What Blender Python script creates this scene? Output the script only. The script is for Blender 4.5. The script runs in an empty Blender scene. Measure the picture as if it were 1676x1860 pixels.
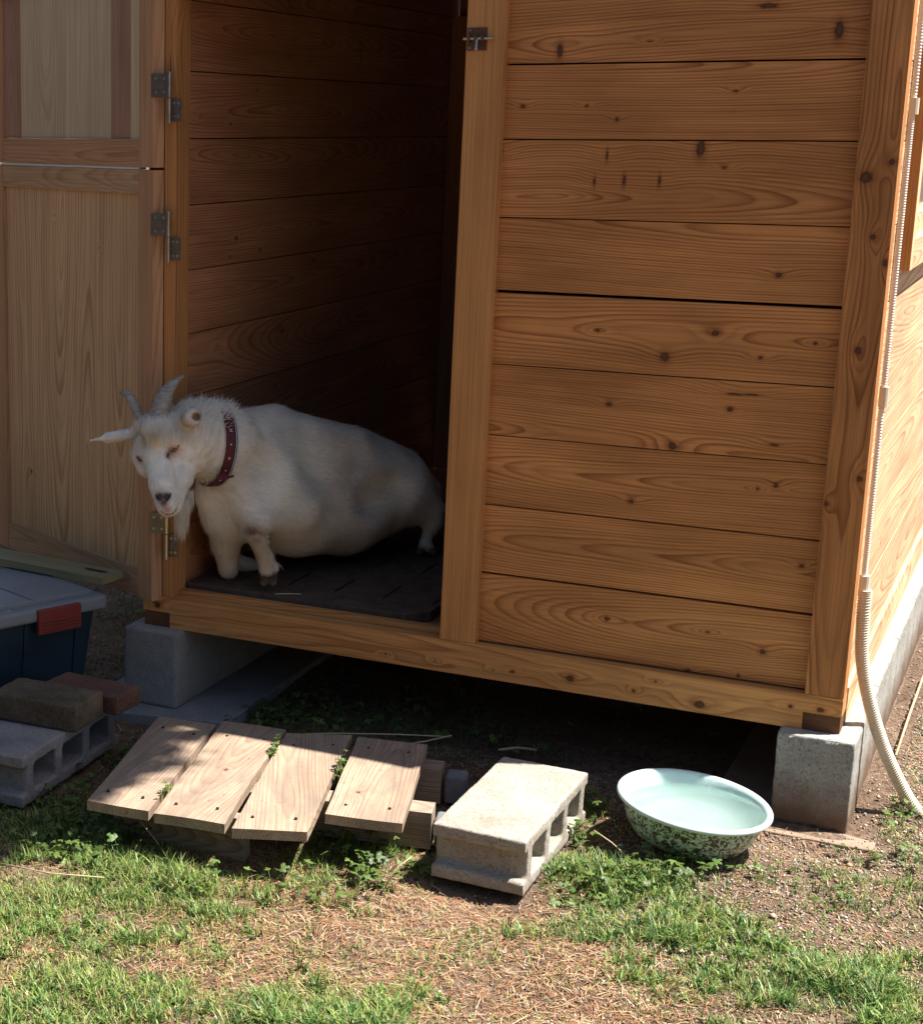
import bpy, math, random
import numpy as np
from mathutils import Vector, Matrix
R_ = math.radians
sc = bpy.context.scene
COL = sc.collection
rng = np.random.default_rng(7)
random.seed(7)

# ---------------------------------------------------------------- camera
cam = bpy.data.objects.new('camera', bpy.data.cameras.new('camera'))
COL.objects.link(cam)
cr = Vector((0.87323565, 0.4872921, 0.00242908)); cd = Vector((0.11400098, -0.19944014, -0.97325608)); cf = Vector((-0.47377555, 0.85015883, -0.22971002))
mw = Matrix.Identity(4)
for i in range(3):
    mw[i][0] = cr[i]; mw[i][1] = -cd[i]; mw[i][2] = -cf[i]
mw[0][3], mw[1][3], mw[2][3] = 0.34453596, -3.49499061, 1.37166901
cam.matrix_world = mw
cam.data.sensor_fit = 'VERTICAL'; cam.data.sensor_height = 24.0; cam.data.sensor_width = 24.0
cam.data.lens = 24.0 * 3087.0 / 1860.0
cam.data.shift_x = (838.0 - 256.0) / 1860.0
cam.data.shift_y = -(930.0 - 961.0) / 1860.0
cam.data.clip_start = 0.05; cam.data.clip_end = 500
sc.camera = cam

# ---------------------------------------------------------------- light
SUN = Vector((0.47, 0.205, 1.0)).normalized()
elev = math.asin(SUN.z); azi = math.atan2(SUN.x, SUN.y)
w = bpy.data.worlds.new("World"); sc.world = w; w.use_nodes = True
nt = w.node_tree; bg = nt.nodes['Background']
sky = nt.nodes.new('ShaderNodeTexSky'); sky.sky_type = 'NISHITA'; sky.sun_disc = False
sky.sun_elevation = elev; sky.sun_rotation = azi; sky.air_density = 1.0; sky.dust_density = 1.6
nt.links.new(sky.outputs[0], bg.inputs[0]); bg.inputs[1].default_value = 0.052
sl = bpy.data.lights.new('sun', 'SUN'); sl.energy = 5.0; sl.angle = R_(0.53); sl.color = (1.0, 0.955, 0.88)
so = bpy.data.objects.new('sun', sl); COL.objects.link(so)
so.rotation_euler = (-SUN).to_track_quat('-Z', 'Y').to_euler(); so.location = SUN * 12
sc.view_settings.view_transform = 'Standard'; sc.view_settings.look = 'None'
sc.view_settings.exposure = 1.27; sc.view_settings.gamma = 1.0
sc.cycles.max_bounces = 12; sc.cycles.diffuse_bounces = 8

# ---------------------------------------------------------------- node helpers
def mat(name):
    m = bpy.data.materials.new(name); m.use_nodes = True
    t = m.node_tree; b = t.nodes['Principled BSDF']
    return m, t, b
def N(t, typ, **kw):
    n = t.nodes.new(typ)
    for k, v in kw.items():
        if k.startswith('i_'):
            k2 = k[2:]
            n.inputs[int(k2) if k2.isdigit() else k2.replace('_', ' ')].default_value = v
        else: setattr(n, k, v)
    return n
def ramp(t, stops, interp='LINEAR'):
    n = t.nodes.new('ShaderNodeValToRGB'); n.color_ramp.interpolation = interp
    e = n.color_ramp.elements
    while len(e) > 1: e.remove(e[-1])
    e[0].position = stops[0][0]; c = stops[0][1]; e[0].color = (*c, 1) if len(c) == 3 else c
    for p, c in stops[1:]:
        x = e.new(p); x.color = (*c, 1)
    return n
def math_(t, op, a, b=None, clamp=False):
    n = t.nodes.new('ShaderNodeMath'); n.operation = op; n.use_clamp = clamp
    for i, v in enumerate((a, b)):
        if v is None: continue
        if isinstance(v, (int, float)): n.inputs[i].default_value = v
        else: t.links.new(v, n.inputs[i])
    return n.outputs[0]
def mixc(t, fac, a, b, mode='MIX'):
    n = t.nodes.new('ShaderNodeMix'); n.data_type = 'RGBA'; n.blend_type = mode
    for s, v in ((n.inputs[0], fac), (n.inputs[6], a), (n.inputs[7], b)):
        if isinstance(v, (int, float)): s.default_value = v
        elif isinstance(v, tuple): s.default_value = (*v, 1) if len(v) == 3 else v
        else: t.links.new(v, s)
    return n.outputs[2]
def noise(t, vec, scale, detail=4, rough=0.55):
    n = t.nodes.new('ShaderNodeTexNoise'); n.inputs['Scale'].default_value = scale
    n.inputs['Detail'].default_value = detail; n.inputs['Roughness'].default_value = rough
    if vec is not None: t.links.new(vec, n.inputs['Vector'])
    return n.outputs['Fac']
def vscale(t, vec, s):
    n = t.nodes.new('ShaderNodeMapping'); n.inputs['Scale'].default_value = s; t.links.new(vec, n.inputs['Vector'])
    return n.outputs[0]
def bump(t, b, h, strength, dist=0.002):
    n = t.nodes.new('ShaderNodeBump'); n.inputs['Strength'].default_value = strength; n.inputs['Distance'].default_value = dist
    t.links.new(h, n.inputs['Height']); t.links.new(n.outputs[0], b.inputs['Normal'])

def wood(name, early, late, rough=0.62, contrast=1.0, tonevar=0.22, weather=0.0, bump_s=0.25, knotc=(0.05, 0.022, 0.011), pale=None):
    """growth rings from the per-vertex ring count 'ph', knots from 'kn', board coordinates 'wc'"""
    m, t, b = mat(name)
    ph = N(t, 'ShaderNodeAttribute', attribute_name='ph').outputs['Fac']
    kn = N(t, 'ShaderNodeAttribute', attribute_name='kn').outputs['Fac']
    tone = N(t, 'ShaderNodeAttribute', attribute_name='tone').outputs['Fac']
    wc = N(t, 'ShaderNodeAttribute', attribute_name='wc').outputs['Vector']
    fine = noise(t, vscale(t, wc, (3.0, 260.0, 260.0)), 1.0, 3)
    mid = noise(t, vscale(t, wc, (1.6, 30.0, 30.0)), 1.0, 3)
    broad = noise(t, vscale(t, wc, (2.5, 9.0, 9.0)), 1.0, 3)
    wob = math_(t, 'MULTIPLY', math_(t, 'SUBTRACT', mid, 0.5), 0.55)
    f = math_(t, 'FRACT', math_(t, 'ADD', ph, wob))
    rr = ramp(t, [(0.0, (0.25, 0.25, 0.25)), (0.12, (0.0, 0.0, 0.0)), (0.45, (0.10, 0.10, 0.10)), (0.80, (0.75, 0.75, 0.75)), (0.93, (1, 1, 1)), (1.0, (0.3, 0.3, 0.3))])
    t.links.new(f, rr.inputs[0])
    # ring strength varies from ring to ring
    rs = N(t, 'ShaderNodeTexWhiteNoise', noise_dimensions='1D')
    t.links.new(math_(t, 'FLOOR', math_(t, 'ADD', ph, wob)), rs.inputs['W'])
    rstr = math_(t, 'MULTIPLY_ADD', rs.outputs[0], 0.7); 
    rstr.node.inputs[2].default_value = 0.35
    fac = math_(t, 'MULTIPLY', math_(t, 'MULTIPLY', rr.outputs[0], rstr), contrast, True)
    col = mixc(t, fac, early, late)
    fr = ramp(t, [(0.3, (0.80, 0.78, 0.76)), (0.7, (1.12, 1.12, 1.12))]); t.links.new(fine, fr.inputs[0])
    col = mixc(t, 1.0, col, fr.outputs[0], 'MULTIPLY')
    br = ramp(t, [(0.3, (1 - tonevar, 1 - tonevar * 1.15, 1 - tonevar * 1.3)), (0.7, (1 + tonevar * .6, 1 + tonevar * .6, 1 + tonevar * .5))]); t.links.new(broad, br.inputs[0])
    col = mixc(t, 1.0, col, br.outputs[0], 'MULTIPLY')
    tr = ramp(t, [(0.0, (0.74, 0.70, 0.68)), (0.5, (1, 1, 1)), (1.0, (1.2, 1.22, 1.2))]); t.links.new(tone, tr.inputs[0])
    col = mixc(t, 1.0, col, tr.outputs[0], 'MULTIPLY')
    if pale is not None:      # sapwood streaks running with the grain
        pn = noise(t, vscale(t, wc, (0.25, 13.0, 13.0)), 1.0, 2)
        pr = ramp(t, [(0.44, (0, 0, 0)), (0.54, (1, 1, 1))]); t.links.new(pn, pr.inputs[0])
        col = mixc(t, math_(t, 'MULTIPLY', pr.outputs[0], 0.85), col, pale)
    if weather > 0:
        wn = noise(t, vscale(t, wc, (9.0, 26.0, 26.0)), 1.0, 5, 0.7)
        wr = ramp(t, [(0.35, (0.0, 0.0, 0.0)), (0.75, (1, 1, 1))]); t.links.new(wn, wr.inputs[0])
        col = mixc(t, math_(t, 'MULTIPLY', wr.outputs[0], weather), col, (0.20, 0.155, 0.125))
        wn2 = noise(t, vscale(t, wc, (60.0, 60.0, 60.0)), 1.0, 4, 0.7)
        wr2 = ramp(t, [(0.62, (1, 1, 1)), (0.72, (0.55, 0.5, 0.45))]); t.links.new(wn2, wr2.inputs[0])
        col = mixc(t, 1.0, col, wr2.outputs[0], 'MULTIPLY')
    kd = math_(t, 'ADD', kn, math_(t, 'MULTIPLY', math_(t, 'SUBTRACT', noise(t, vscale(t, wc, (140, 160, 160)), 1.0, 2), 0.5), 0.7))
    kc = ramp(t, [(0.0, tuple(c * 2.6 for c in knotc)), (0.45, tuple(c * 2.2 for c in knotc)), (0.62, knotc), (0.95, tuple(c * 1.2 for c in knotc)), (1.0, tuple(c * 2 for c in knotc))])
    kk = math_(t, 'MULTIPLY', kd, 1.0); t.links.new(kk, kc.inputs[0])
    km = ramp(t, [(0.55, (1, 1, 1)), (1.0, (0, 0, 0))]); t.links.new(kk, km.inputs[0])
    halo = ramp(t, [(0.25, (0.72, 0.62, 0.55)), (0.8, (1, 1, 1))]); t.links.new(math_(t, 'MULTIPLY', kd, 0.4), halo.inputs[0])
    col = mixc(t, 1.0, col, halo.outputs[0], 'MULTIPLY')
    col = mixc(t, km.outputs[0], col, kc.outputs[0])
    t.links.new(col, b.inputs['Base Color'])
    b.inputs['Roughness'].default_value = rough; b.inputs['Specular IOR Level'].default_value = 0.28
    hh = math_(t, 'ADD', math_(t, 'MULTIPLY', fac, -0.5), math_(t, 'MULTIPLY', fine, 0.6))
    bump(t, b, hh, bump_s, 0.0015)
    return m

def plain(name, c, rough=0.6, metal=0.0, var=0.15, scale=20.0, bumps=0.0, spec=0.4, c2=None):
    m, t, b = mat(name)
    tc = N(t, 'ShaderNodeTexCoord').outputs['Object']
    n = noise(t, tc, scale, 5, 0.65)
    r = ramp(t, [(0.3, tuple(x * (1 - var) for x in c)), (0.7, tuple(min(1, x * (1 + var)) for x in (c2 or c)))]); t.links.new(n, r.inputs[0])
    t.links.new(r.outputs[0], b.inputs['Base Color'])
    rv = ramp(t, [(0.3, (rough * .75,) * 3), (0.7, (min(1, rough * 1.3),) * 3)]); t.links.new(noise(t, tc, scale * 2.3, 6, .7), rv.inputs[0]); t.links.new(rv.outputs[0], b.inputs['Roughness']); b.inputs['Metallic'].default_value = metal; b.inputs['Specular IOR Level'].default_value = spec
    if bumps: bump(t, b, noise(t, tc, scale * 4, 5, 0.7), bumps, 0.002)
    return m

def concrete(name, c1, c2, pit=0.6, stain=None, spk=320.0):
    m, t, b = mat(name)
    tc = N(t, 'ShaderNodeTexCoord').outputs['Object']
    n1 = noise(t, tc, 9.0, 5, 0.6); n2 = noise(t, tc, spk, 3, 0.7)
    r1 = ramp(t, [(0.3, c1), (0.7, c2)]); t.links.new(n1, r1.inputs[0])
    col = r1.outputs[0]
    r2 = ramp(t, [(0.33, (0.48, 0.46, 0.43)), (0.46, (0.93, 0.93, 0.92)), (0.60, (1.0, 1.0, 1.0)), (0.75, (1.35, 1.35, 1.32))]); t.links.new(n2, r2.inputs[0])
    col = mixc(t, pit, col, mixc(t, 1.0, col, r2.outputs[0], 'MULTIPLY'))
    if stain:
        g = N(t, 'ShaderNodeTexCoord').outputs['Object']
        sx = N(t, 'ShaderNodeSeparateXYZ'); t.links.new(g, sx.inputs[0])
        zz = math_(t, 'ADD', sx.outputs[2], math_(t, 'MULTIPLY', n1, 0.08))
        sr = ramp(t, [(stain[0], (1, 1, 1)), (stain[1], (0, 0, 0))]); t.links.new(zz, sr.inputs[0])
        col = mixc(t, math_(t, 'MULTIPLY', sr.outputs[0], 0.92), col, stain[2])
    t.links.new(col, b.inputs['Base Color']); b.inputs['Roughness'].default_value = 0.92; b.inputs['Specular IOR Level'].default_value = 0.15
    bump(t, b, math_(t, 'ADD', n2, math_(t, 'MULTIPLY', noise(t, tc, 90.0, 3), 0.6)), 0.55, 0.002)
    return m

def attr_mat(name, rough=0.7, spec=0.2, trans=0.0, sub=0.0, varscale=0, bumps=0):
    m, t, b = mat(name)
    a = N(t, 'ShaderNodeAttribute', attribute_name='col')
    col = a.outputs['Color']
    if varscale:
        n = noise(t, N(t, 'ShaderNodeTexCoord').outputs['Object'], varscale, 4, 0.6)
        r = ramp(t, [(0.3, (0.86, 0.85, 0.83)), (0.7, (1.06, 1.06, 1.06))]); t.links.new(n, r.inputs[0])
        col = mixc(t, 1.0, col, r.outputs[0], 'MULTIPLY')
        if bumps: bump(t, b, n, bumps, 0.003)
    t.links.new(col, b.inputs['Base Color']); b.inputs['Roughness'].default_value = rough; b.inputs['Specular IOR Level'].default_value = spec
    if trans > 0:
        tr = N(t, 'ShaderNodeBsdfTranslucent'); t.links.new(col, tr.inputs[0])
        mx = N(t, 'ShaderNodeMixShader'); mx.inputs[0].default_value = trans
        t.links.new(b.outputs[0], mx.inputs[1]); t.links.new(tr.outputs[0], mx.inputs[2])
        t.links.new(mx.outputs[0], t.nodes['Material Output'].inputs[0])
    return m

# ---------------------------------------------------------------- object helpers
def link(name, me, m, parent=None, loc=None):
    o = bpy.data.objects.new(name, me); COL.objects.link(o)
    if isinstance(m, (list, tuple)):
        for x in m: me.materials.append(x)
    elif m: me.materials.append(m)
    if parent:
        o.parent = parent; o.matrix_parent_inverse = Matrix.Translation(-Vector(WLOC.get(parent.name, (0, 0, 0))))
    return o
WLOC = {}
def tag(o, label=None, cat=None, group=None, kind=None):
    if label: o['label'] = label
    if cat: o['category'] = cat
    if group: o['group'] = group
    if kind: o['kind'] = kind
    return o
def empty(name, loc, label, cat, group=None):
    o = bpy.data.objects.new(name, None); COL.objects.link(o); o.location = loc; o.empty_display_size = 0.1; WLOC[o.name] = tuple(loc)
    return tag(o, label, cat, group)
def mesh_np(name, V, F, smooth=False, attrs=None, mi=None):
    """V (n,3); F list of arrays (k,3)/(k,4) or one array"""
    me = bpy.data.meshes.new(name)
    Fs = F if isinstance(F, list) else [F]
    Fs = [np.asarray(f, np.int32) for f in Fs if len(f)]
    V = np.asarray(V, np.float32)
    me.vertices.add(len(V)); me.vertices.foreach_set('co', V.ravel())
    tot = np.concatenate([np.full(len(f), f.shape[1], np.int32) for f in Fs])
    idx = np.concatenate([f.ravel() for f in Fs])
    me.loops.add(len(idx)); me.loops.foreach_set('vertex_index', idx)
    me.polygons.add(len(tot)); me.polygons.foreach_set('loop_start', np.concatenate([[0], np.cumsum(tot)[:-1]]).astype(np.int32))
    me.update(calc_edges=True)
    if smooth: me.polygons.foreach_set('use_smooth', np.ones(len(tot), bool))
    if mi is not None: me.polygons.foreach_set('material_index', np.asarray(mi, np.int32))
    for k, a in (attrs or {}).items():
        a = np.asarray(a, np.float32)
        if a.ndim == 1: at = me.attributes.new(k, 'FLOAT', 'POINT'); at.data.foreach_set('value', a)
        elif a.shape[1] == 3 and k != 'col': at = me.attributes.new(k, 'FLOAT_VECTOR', 'POINT'); at.data.foreach_set('vector', a.ravel())
        else:
            at = me.attributes.new(k, 'FLOAT_COLOR', 'POINT'); at.data.foreach_set('color', np.c_[a[:, :3], np.ones(len(a))].astype(np.float32).ravel())
    me.validate(); me.update()
    return me

class Poly:
    """plain polygon collector"""
    def __init__(s): s.v = []; s.f = []; s.m = []; s.off = None
    def add(s, vs, fs, mi=0):
        b = len(s.v); s.v += [tuple(v) for v in vs]; s.f += [tuple(i + b for i in f) for f in fs]; s.m += [mi] * len(fs)
    def box(s, a, b, mi=0):
        (x0, y0, z0), (x1, y1, z1) = a, b
        s.add([(x0,y0,z0),(x1,y0,z0),(x1,y1,z0),(x0,y1,z0),(x0,y0,z1),(x1,y0,z1),(x1,y1,z1),(x0,y1,z1)],
              [(0,3,2,1),(4,5,6,7),(0,1,5,4),(1,2,6,5),(2,3,7,6),(3,0,4,7)], mi)
    def obox(s, o, U, V, W, mi=0):
        o, U, V, W = map(Vector, (o, U, V, W))
        p = [o, o+U, o+U+V, o+V]; p += [q + W for q in p]
        s.add(p, [(0,3,2,1),(4,5,6,7),(0,1,5,4),(1,2,6,5),(2,3,7,6),(3,0,4,7)], mi)
    def tube(s, pts, rad, n=10, mi=0, cap=True):
        pts = [Vector(p) for p in pts]
        if not isinstance(rad, (list, tuple)): rad = [rad] * len(pts)
        b = len(s.v); up = None
        for i, p in enumerate(pts):
            d = (pts[min(i+1, len(pts)-1)] - pts[max(i-1, 0)]).normalized()
            if up is None:
                up = Vector((0, 0, 1)) if abs(d.z) < 0.9 else Vector((1, 0, 0))
            a = d.cross(up).normalized(); c = a.cross(d).normalized(); up = c
            for k in range(n):
                t = 2 * math.pi * k / n
                s.v.append(tuple(p + (a * math.cos(t) + c * math.sin(t)) * rad[i]))
        for i in range(len(pts) - 1):
            for k in range(n):
                k2 = (k + 1) % n
                s.f.append((b+i*n+k, b+i*n+k2, b+(i+1)*n+k2, b+(i+1)*n+k)); s.m.append(mi)
        if cap:
            s.f.append(tuple(b + k for k in reversed(range(n)))); s.m.append(mi)
            e = b + (len(pts)-1) * n; s.f.append(tuple(e + k for k in range(n))); s.m.append(mi)
    def ball(s, c, r, mi=0, n=10, sc_=(1,1,1), rot=None):
        vs = []; fs = []
        for i in range(n + 1):
            th = math.pi * i / n
            for k in range(2 * n):
                p = Vector((math.sin(th)*math.cos(math.pi*k/n)*sc_[0], math.sin(th)*math.sin(math.pi*k/n)*sc_[1], math.cos(th)*sc_[2])) * r
                if rot: p = rot @ p
                vs.append(p + Vector(c))
        for i in range(n):
            for k in range(2*n):
                k2 = (k+1) % (2*n); fs.append((i*2*n+k, (i+1)*2*n+k, (i+1)*2*n+k2, i*2*n+k2))
        s.add(vs, fs, mi)
    def obj(s, name, m, parent=None, smooth=False, bevel=0.0, seg=2, org=(0,0,0)):
        me = bpy.data.meshes.new(name); me.from_pydata([(v[0]-org[0], v[1]-org[1], v[2]-org[2]) for v in s.v], [], s.f); me.update()
        me.polygons.foreach_set('material_index', s.m)
        if smooth: me.polygons.foreach_set('use_smooth', [True] * len(s.f))
        o = link(name, me, m, parent); 
        if org != (0,0,0): o.location = org; WLOC[o.name] = tuple(org)
        if bevel:
            bv = o.modifiers.new('bevel', 'BEVEL'); bv.width = bevel; bv.segments = seg; bv.limit_method = 'ANGLE'; bv.angle_limit = R_(40)
            if not smooth: me.polygons.foreach_set('use_smooth', [True] * len(s.f)); wn = o.modifiers.new('wn', 'WEIGHTED_NORMAL'); wn.keep_sharp = False
        return o

# ---------------------------------------------------------------- wood boards
def sines(seed, n, kmin, kmax):
    r = np.random.default_rng(seed)
    return [(r.uniform(kmin, kmax), r.uniform(0, 6.28), r.uniform(.5, 1)) for _ in range(n)]
def ev(S, x):
    y = 0 * x
    for k, p, a in S: y = y + a * np.sin(k * x + p)
    return y / len(S)
class Wood:
    def __init__(s): s.V = []; s.F = []; s.A = {'ph': [], 'kn': [], 'tone': [], 'wc': []}; s.n = 0
    def board(s, o, U, V, W, seed, res=(0.02, 0.01), style='flat', spacing=0.006, knots=(), tone=None, autoknots=0, edge=0.0015):
        """box from corner o with edges U (grain), V (width), W (thickness). knots: (u, v, ru, rv) metres in the board's own plane"""
        o, U, V, W = (np.array(x, float) for x in (o, U, V, W))
        lu, lv, lw = (np.linalg.norm(x) for x in (U, V, W))
        r = np.random.default_rng(seed)
        if tone is None: tone = r.uniform(0.25, 0.8)
        vc = lv * r.uniform(0.25, 0.75)
        d0 = {'flat': r.uniform(0.012, 0.05), 'semi': r.uniform(.01, .03), 'quarter': 0.02, 'edge': 0.25}[style]
        tilt = r.choice([-1, 1]) * r.uniform(0.03, 0.075)
        if style == 'semi': vc = lv * r.choice([-.05, .02, 1.02]); tilt *= .7
        if style == 'quarter': vc = lv * r.choice([-1.6, 2.6]); tilt *= .5
        S1 = sines(seed + 1, 3, 2, 7); S2 = sines(seed + 2, 3, 1.5, 6); S3 = sines(seed + 3, 4, 8, 25)
        kl = [tuple(k) for k in knots]
        for _ in range(autoknots):
            kr = r.uniform(0.002, 0.006); kl.append((r.uniform(0, lu), r.uniform(0.1, .9) * lv, kr * r.uniform(.7, 1.3), kr))
        offu, offv = r.uniform(0, 50, 2)
        def attrs(u, v, w_):
            dd = d0 + tilt * (u - lu / 2) + 0.016 * ev(S1, u) + 0.004 * ev(S3, u)
            rad = np.sqrt((v - vc - 0.018 * ev(S2, u)) ** 2 + (w_ * 0.9 + dd) ** 2)
            ph = rad / spacing + 0.25 * ev(S3, v * 3 + u)
            kn = np.full(u.shape, 3.0)
            for (ku, kv, ra, rb) in kl:
                q = ((u - ku) / (4.5 * max(ra, rb * .8))) ** 2 + ((v - kv) / (2.2 * max(rb, ra * .6))) ** 2
                sg = 1 if kv > vc else -1
                ph = ph + 1.9 * np.exp(-q) * sg
                kn = np.minimum(kn, np.sqrt(((u - ku) / ra) ** 2 + ((v - kv) / rb) ** 2))
            return ph, kn, np.stack([u + offu, v + offv, w_ + seed * .37], -1)
        def face(o2, A, B, la, lb, fu, flip, na, nb):
            a = np.linspace(0, 1, na + 1); b = np.linspace(0, 1, nb + 1)
            aa, bb = np.meshgrid(a, b, indexing='ij')
            P = o2 + aa[..., None] * A + bb[..., None] * B
            rel = P - o
            u = rel @ U / lu; v = rel @ V / lv; w_ = rel @ W / lw
            ph, kn, wc = attrs(u, v, w_)
            i = np.arange((na+1)*(nb+1)).reshape(na+1, nb+1) + s.n
            q = np.stack([i[:-1,:-1], i[1:,:-1], i[1:,1:], i[:-1,1:]], -1).reshape(-1, 4)
            if flip: q = q[:, ::-1]
            s.V.append(P.reshape(-1, 3)); s.F.append(q); s.n += P.size // 3
            s.A['ph'].append(ph.ravel()); s.A['kn'].append(kn.ravel()); s.A['tone'].append(np.full(ph.size, tone)); s.A['wc'].append(wc.reshape(-1, 3))
        nu = max(1, int(lu / res[0])); nv = max(1, int(lv / res[1])); nw = max(1, int(lw / res[1]))
        hand = np.dot(np.cross(U, V), W) > 0
        face(o, U, V, lu, lv, 0, hand, nu, nv); face(o + W, U, V, lu, lv, 0, not hand, nu, nv)
        face(o, U, W, lu, lw, 0, not hand, nu, nw); face(o + V, U, W, lu, lw, 0, hand, nu, nw)
        face(o, V, W, lv, lw, 0, hand, nv, nw); face(o + U, V, W, lv, lw, 0, not hand, nv, nw)
    def obj(s, name, m, parent=None, org=None):
        V = np.concatenate(s.V)
        A = {k: np.concatenate(v) for k, v in s.A.items()}
        if org is not None: V = V - np.array(org)
        o = link(name, mesh_np(name, V, np.concatenate(s.F), attrs=A), m, parent)
        if org is not None: o.location = org; WLOC[o.name] = tuple(org)
        return o

def warp(o, amp, seed, fr=9.0):
    """gentle unevenness on a finished mesh"""
    me = o.data; n = len(me.vertices); co = np.empty(n * 3, np.float32); me.vertices.foreach_get('co', co); co = co.reshape(-1, 3)
    r = np.random.default_rng(seed); d = np.zeros_like(co)
    for _ in range(6):
        k = r.normal(0, fr, 3); p = r.uniform(0, 6.28, 3)
        for a in range(3): d[:, a] += np.sin(co @ k + p[a])
    co += d * amp / 3; me.vertices.foreach_set('co', co.ravel()); me.update()

# ---------------------------------------------------------------- materials
M = {}
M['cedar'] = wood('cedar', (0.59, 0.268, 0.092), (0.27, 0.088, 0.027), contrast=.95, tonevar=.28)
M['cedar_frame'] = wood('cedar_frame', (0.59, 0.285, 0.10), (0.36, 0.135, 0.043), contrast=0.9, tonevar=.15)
M['cedar_sun'] = wood('cedar_sunlit', (0.72, 0.51, 0.315), (0.46, 0.25, 0.14), contrast=1.0)  # same wood as the front, lightened: sun on the side put into the colour
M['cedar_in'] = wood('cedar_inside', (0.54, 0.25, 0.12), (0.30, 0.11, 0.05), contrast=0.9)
M['door_panel'] = wood('door_panel', (0.74, 0.48, 0.26), (0.48, 0.245, 0.11), contrast=0.95, tonevar=.12)
M['door_panel_pale'] = wood('door_panel_pale', (0.66, 0.53, 0.34), (0.48, 0.35, 0.21), contrast=0.6, tonevar=.12)
M['door_panel_red'] = wood('door_panel_red', (0.44, 0.25, 0.165), (0.31, 0.15, 0.09), contrast=0.55, tonevar=.15)
M['door_frame'] = wood('door_frame', (0.58, 0.33, 0.175), (0.38, 0.17, 0.08), contrast=0.8, tonevar=.12)
M['door_rail_pale'] = wood('door_rail_pale', (0.58, 0.37, 0.21), (0.40, 0.21, 0.105), contrast=0.8)
M['end_grain'] = wood('end_grain', (0.17, 0.075, 0.032), (0.10, 0.04, 0.02), contrast=0.8)
M['plank'] = wood('weathered_plank', (0.43, 0.315, 0.23), (0.26, 0.17, 0.115), contrast=.85, weather=0.95, rough=.85, bump_s=.7)
M['bearer'] = wood('weathered_bearer', (0.42, 0.34, 0.27), (0.20, 0.14, 0.10), contrast=1.0, weather=0.6, rough=.9, bump_s=.8)
M['batten'] = wood('treated_batten', (0.30, 0.27, 0.15), (0.20, 0.17, 0.09), contrast=0.5, rough=.7)
M['trim'] = wood('window_trim', (0.36, 0.16, 0.05), (0.25, 0.10, 0.03), contrast=0.6, rough=.5)
M['concrete'] = concrete('foundation_concrete', (0.30, 0.29, 0.265), (0.44, 0.425, 0.385), 1.0, (0.07, 0.15, (0.15, 0.09, 0.055)), 190.0)
M['concrete_smooth'] = concrete('smooth_concrete', (0.26, 0.235, 0.205), (0.35, 0.32, 0.285), .8, None, 240)
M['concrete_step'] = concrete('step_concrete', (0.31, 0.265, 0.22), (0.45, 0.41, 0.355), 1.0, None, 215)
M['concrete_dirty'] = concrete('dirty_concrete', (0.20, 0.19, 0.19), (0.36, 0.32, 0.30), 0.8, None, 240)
M['slab'] = concrete('slab_concrete', (0.20, 0.195, 0.19), (0.30, 0.29, 0.28), 0.6, None, 150)
M['slab_brown'] = concrete('slab_brown', (0.24, 0.17, 0.12), (0.36, 0.27, 0.20), 0.5, None, 220)
M['steel'] = plain('steel', (0.42, 0.40, 0.37), 0.32, 0.9, 0.2, 40)
M['steel_dark'] = plain('steel_dark', (0.17, 0.15, 0.13), 0.4, 0.8, 0.25, 60)
M['brass_dull'] = plain('brass_dull', (.21, .19, .12), .5, .5, .2, 50)
M['brass'] = plain('brass', (0.50, 0.44, 0.30), 0.33, 0.9, 0.15, 40)
M['bronze'] = plain('bronze', (0.16, 0.075, 0.05), 0.45, 0.6, 0.2, 60)
M['rubber'] = plain('rubber', (0.105, 0.072, 0.052), 0.75, 0, 0.35, 25, 0.25, .3)
M['black'] = plain('black', (0.006, 0.005, 0.005), 0.9, 0, 0.2, 20)
M['gap_shade'] = plain('shadow_gap', (0.03, 0.02, 0.015), 0.9)
M['enamel'] = plain('enamel', (0.60, 0.74, 0.71), 0.22, 0, 0.04, 6, 0, .5)
M['hose_pale'] = plain('hose_pale', (0.78, 0.72, 0.62), 0.5, 0, 0.05, 12)
M['hose'] = plain('hose', (0.66, 0.58, 0.44), 0.5, 0, 0.08, 12)
M['lid'] = plain('lid_plastic', (0.22, 0.235, 0.25), 0.42, 0, 0.1, 8, 0.08)
M['tub'] = plain('tub_plastic', (0.013, 0.032, 0.05), 0.45, 0, 0.2, 6, 0.05)
M['latch'] = plain('latch_plastic', (0.21, 0.035, 0.028), 0.4, 0, 0.12, 10)
M['scuff'] = plain('scuff', (0.55, 0.57, 0.60), 0.6)
M['roofing'] = plain('roofing', (0.09, 0.095, 0.10), 0.55, 0.2)
M['glass'] = plain('window_glass', (0.10, 0.11, 0.12), 0.08, 0, 0.1, 5, 0, .8)
M['brick_brown'] = concrete('brick_brown', (0.075, 0.058, 0.038), (0.19, 0.14, 0.10), 0.8, None, 140)
M['brick_red'] = concrete('brick_red', (0.11, 0.058, 0.042), (0.20, 0.105, 0.075), 0.8, None, 140)
M['grey_timber'] = plain('grey_timber', (0.16, 0.17, 0.19), 0.8, 0, 0.2, 30, .3)

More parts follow.
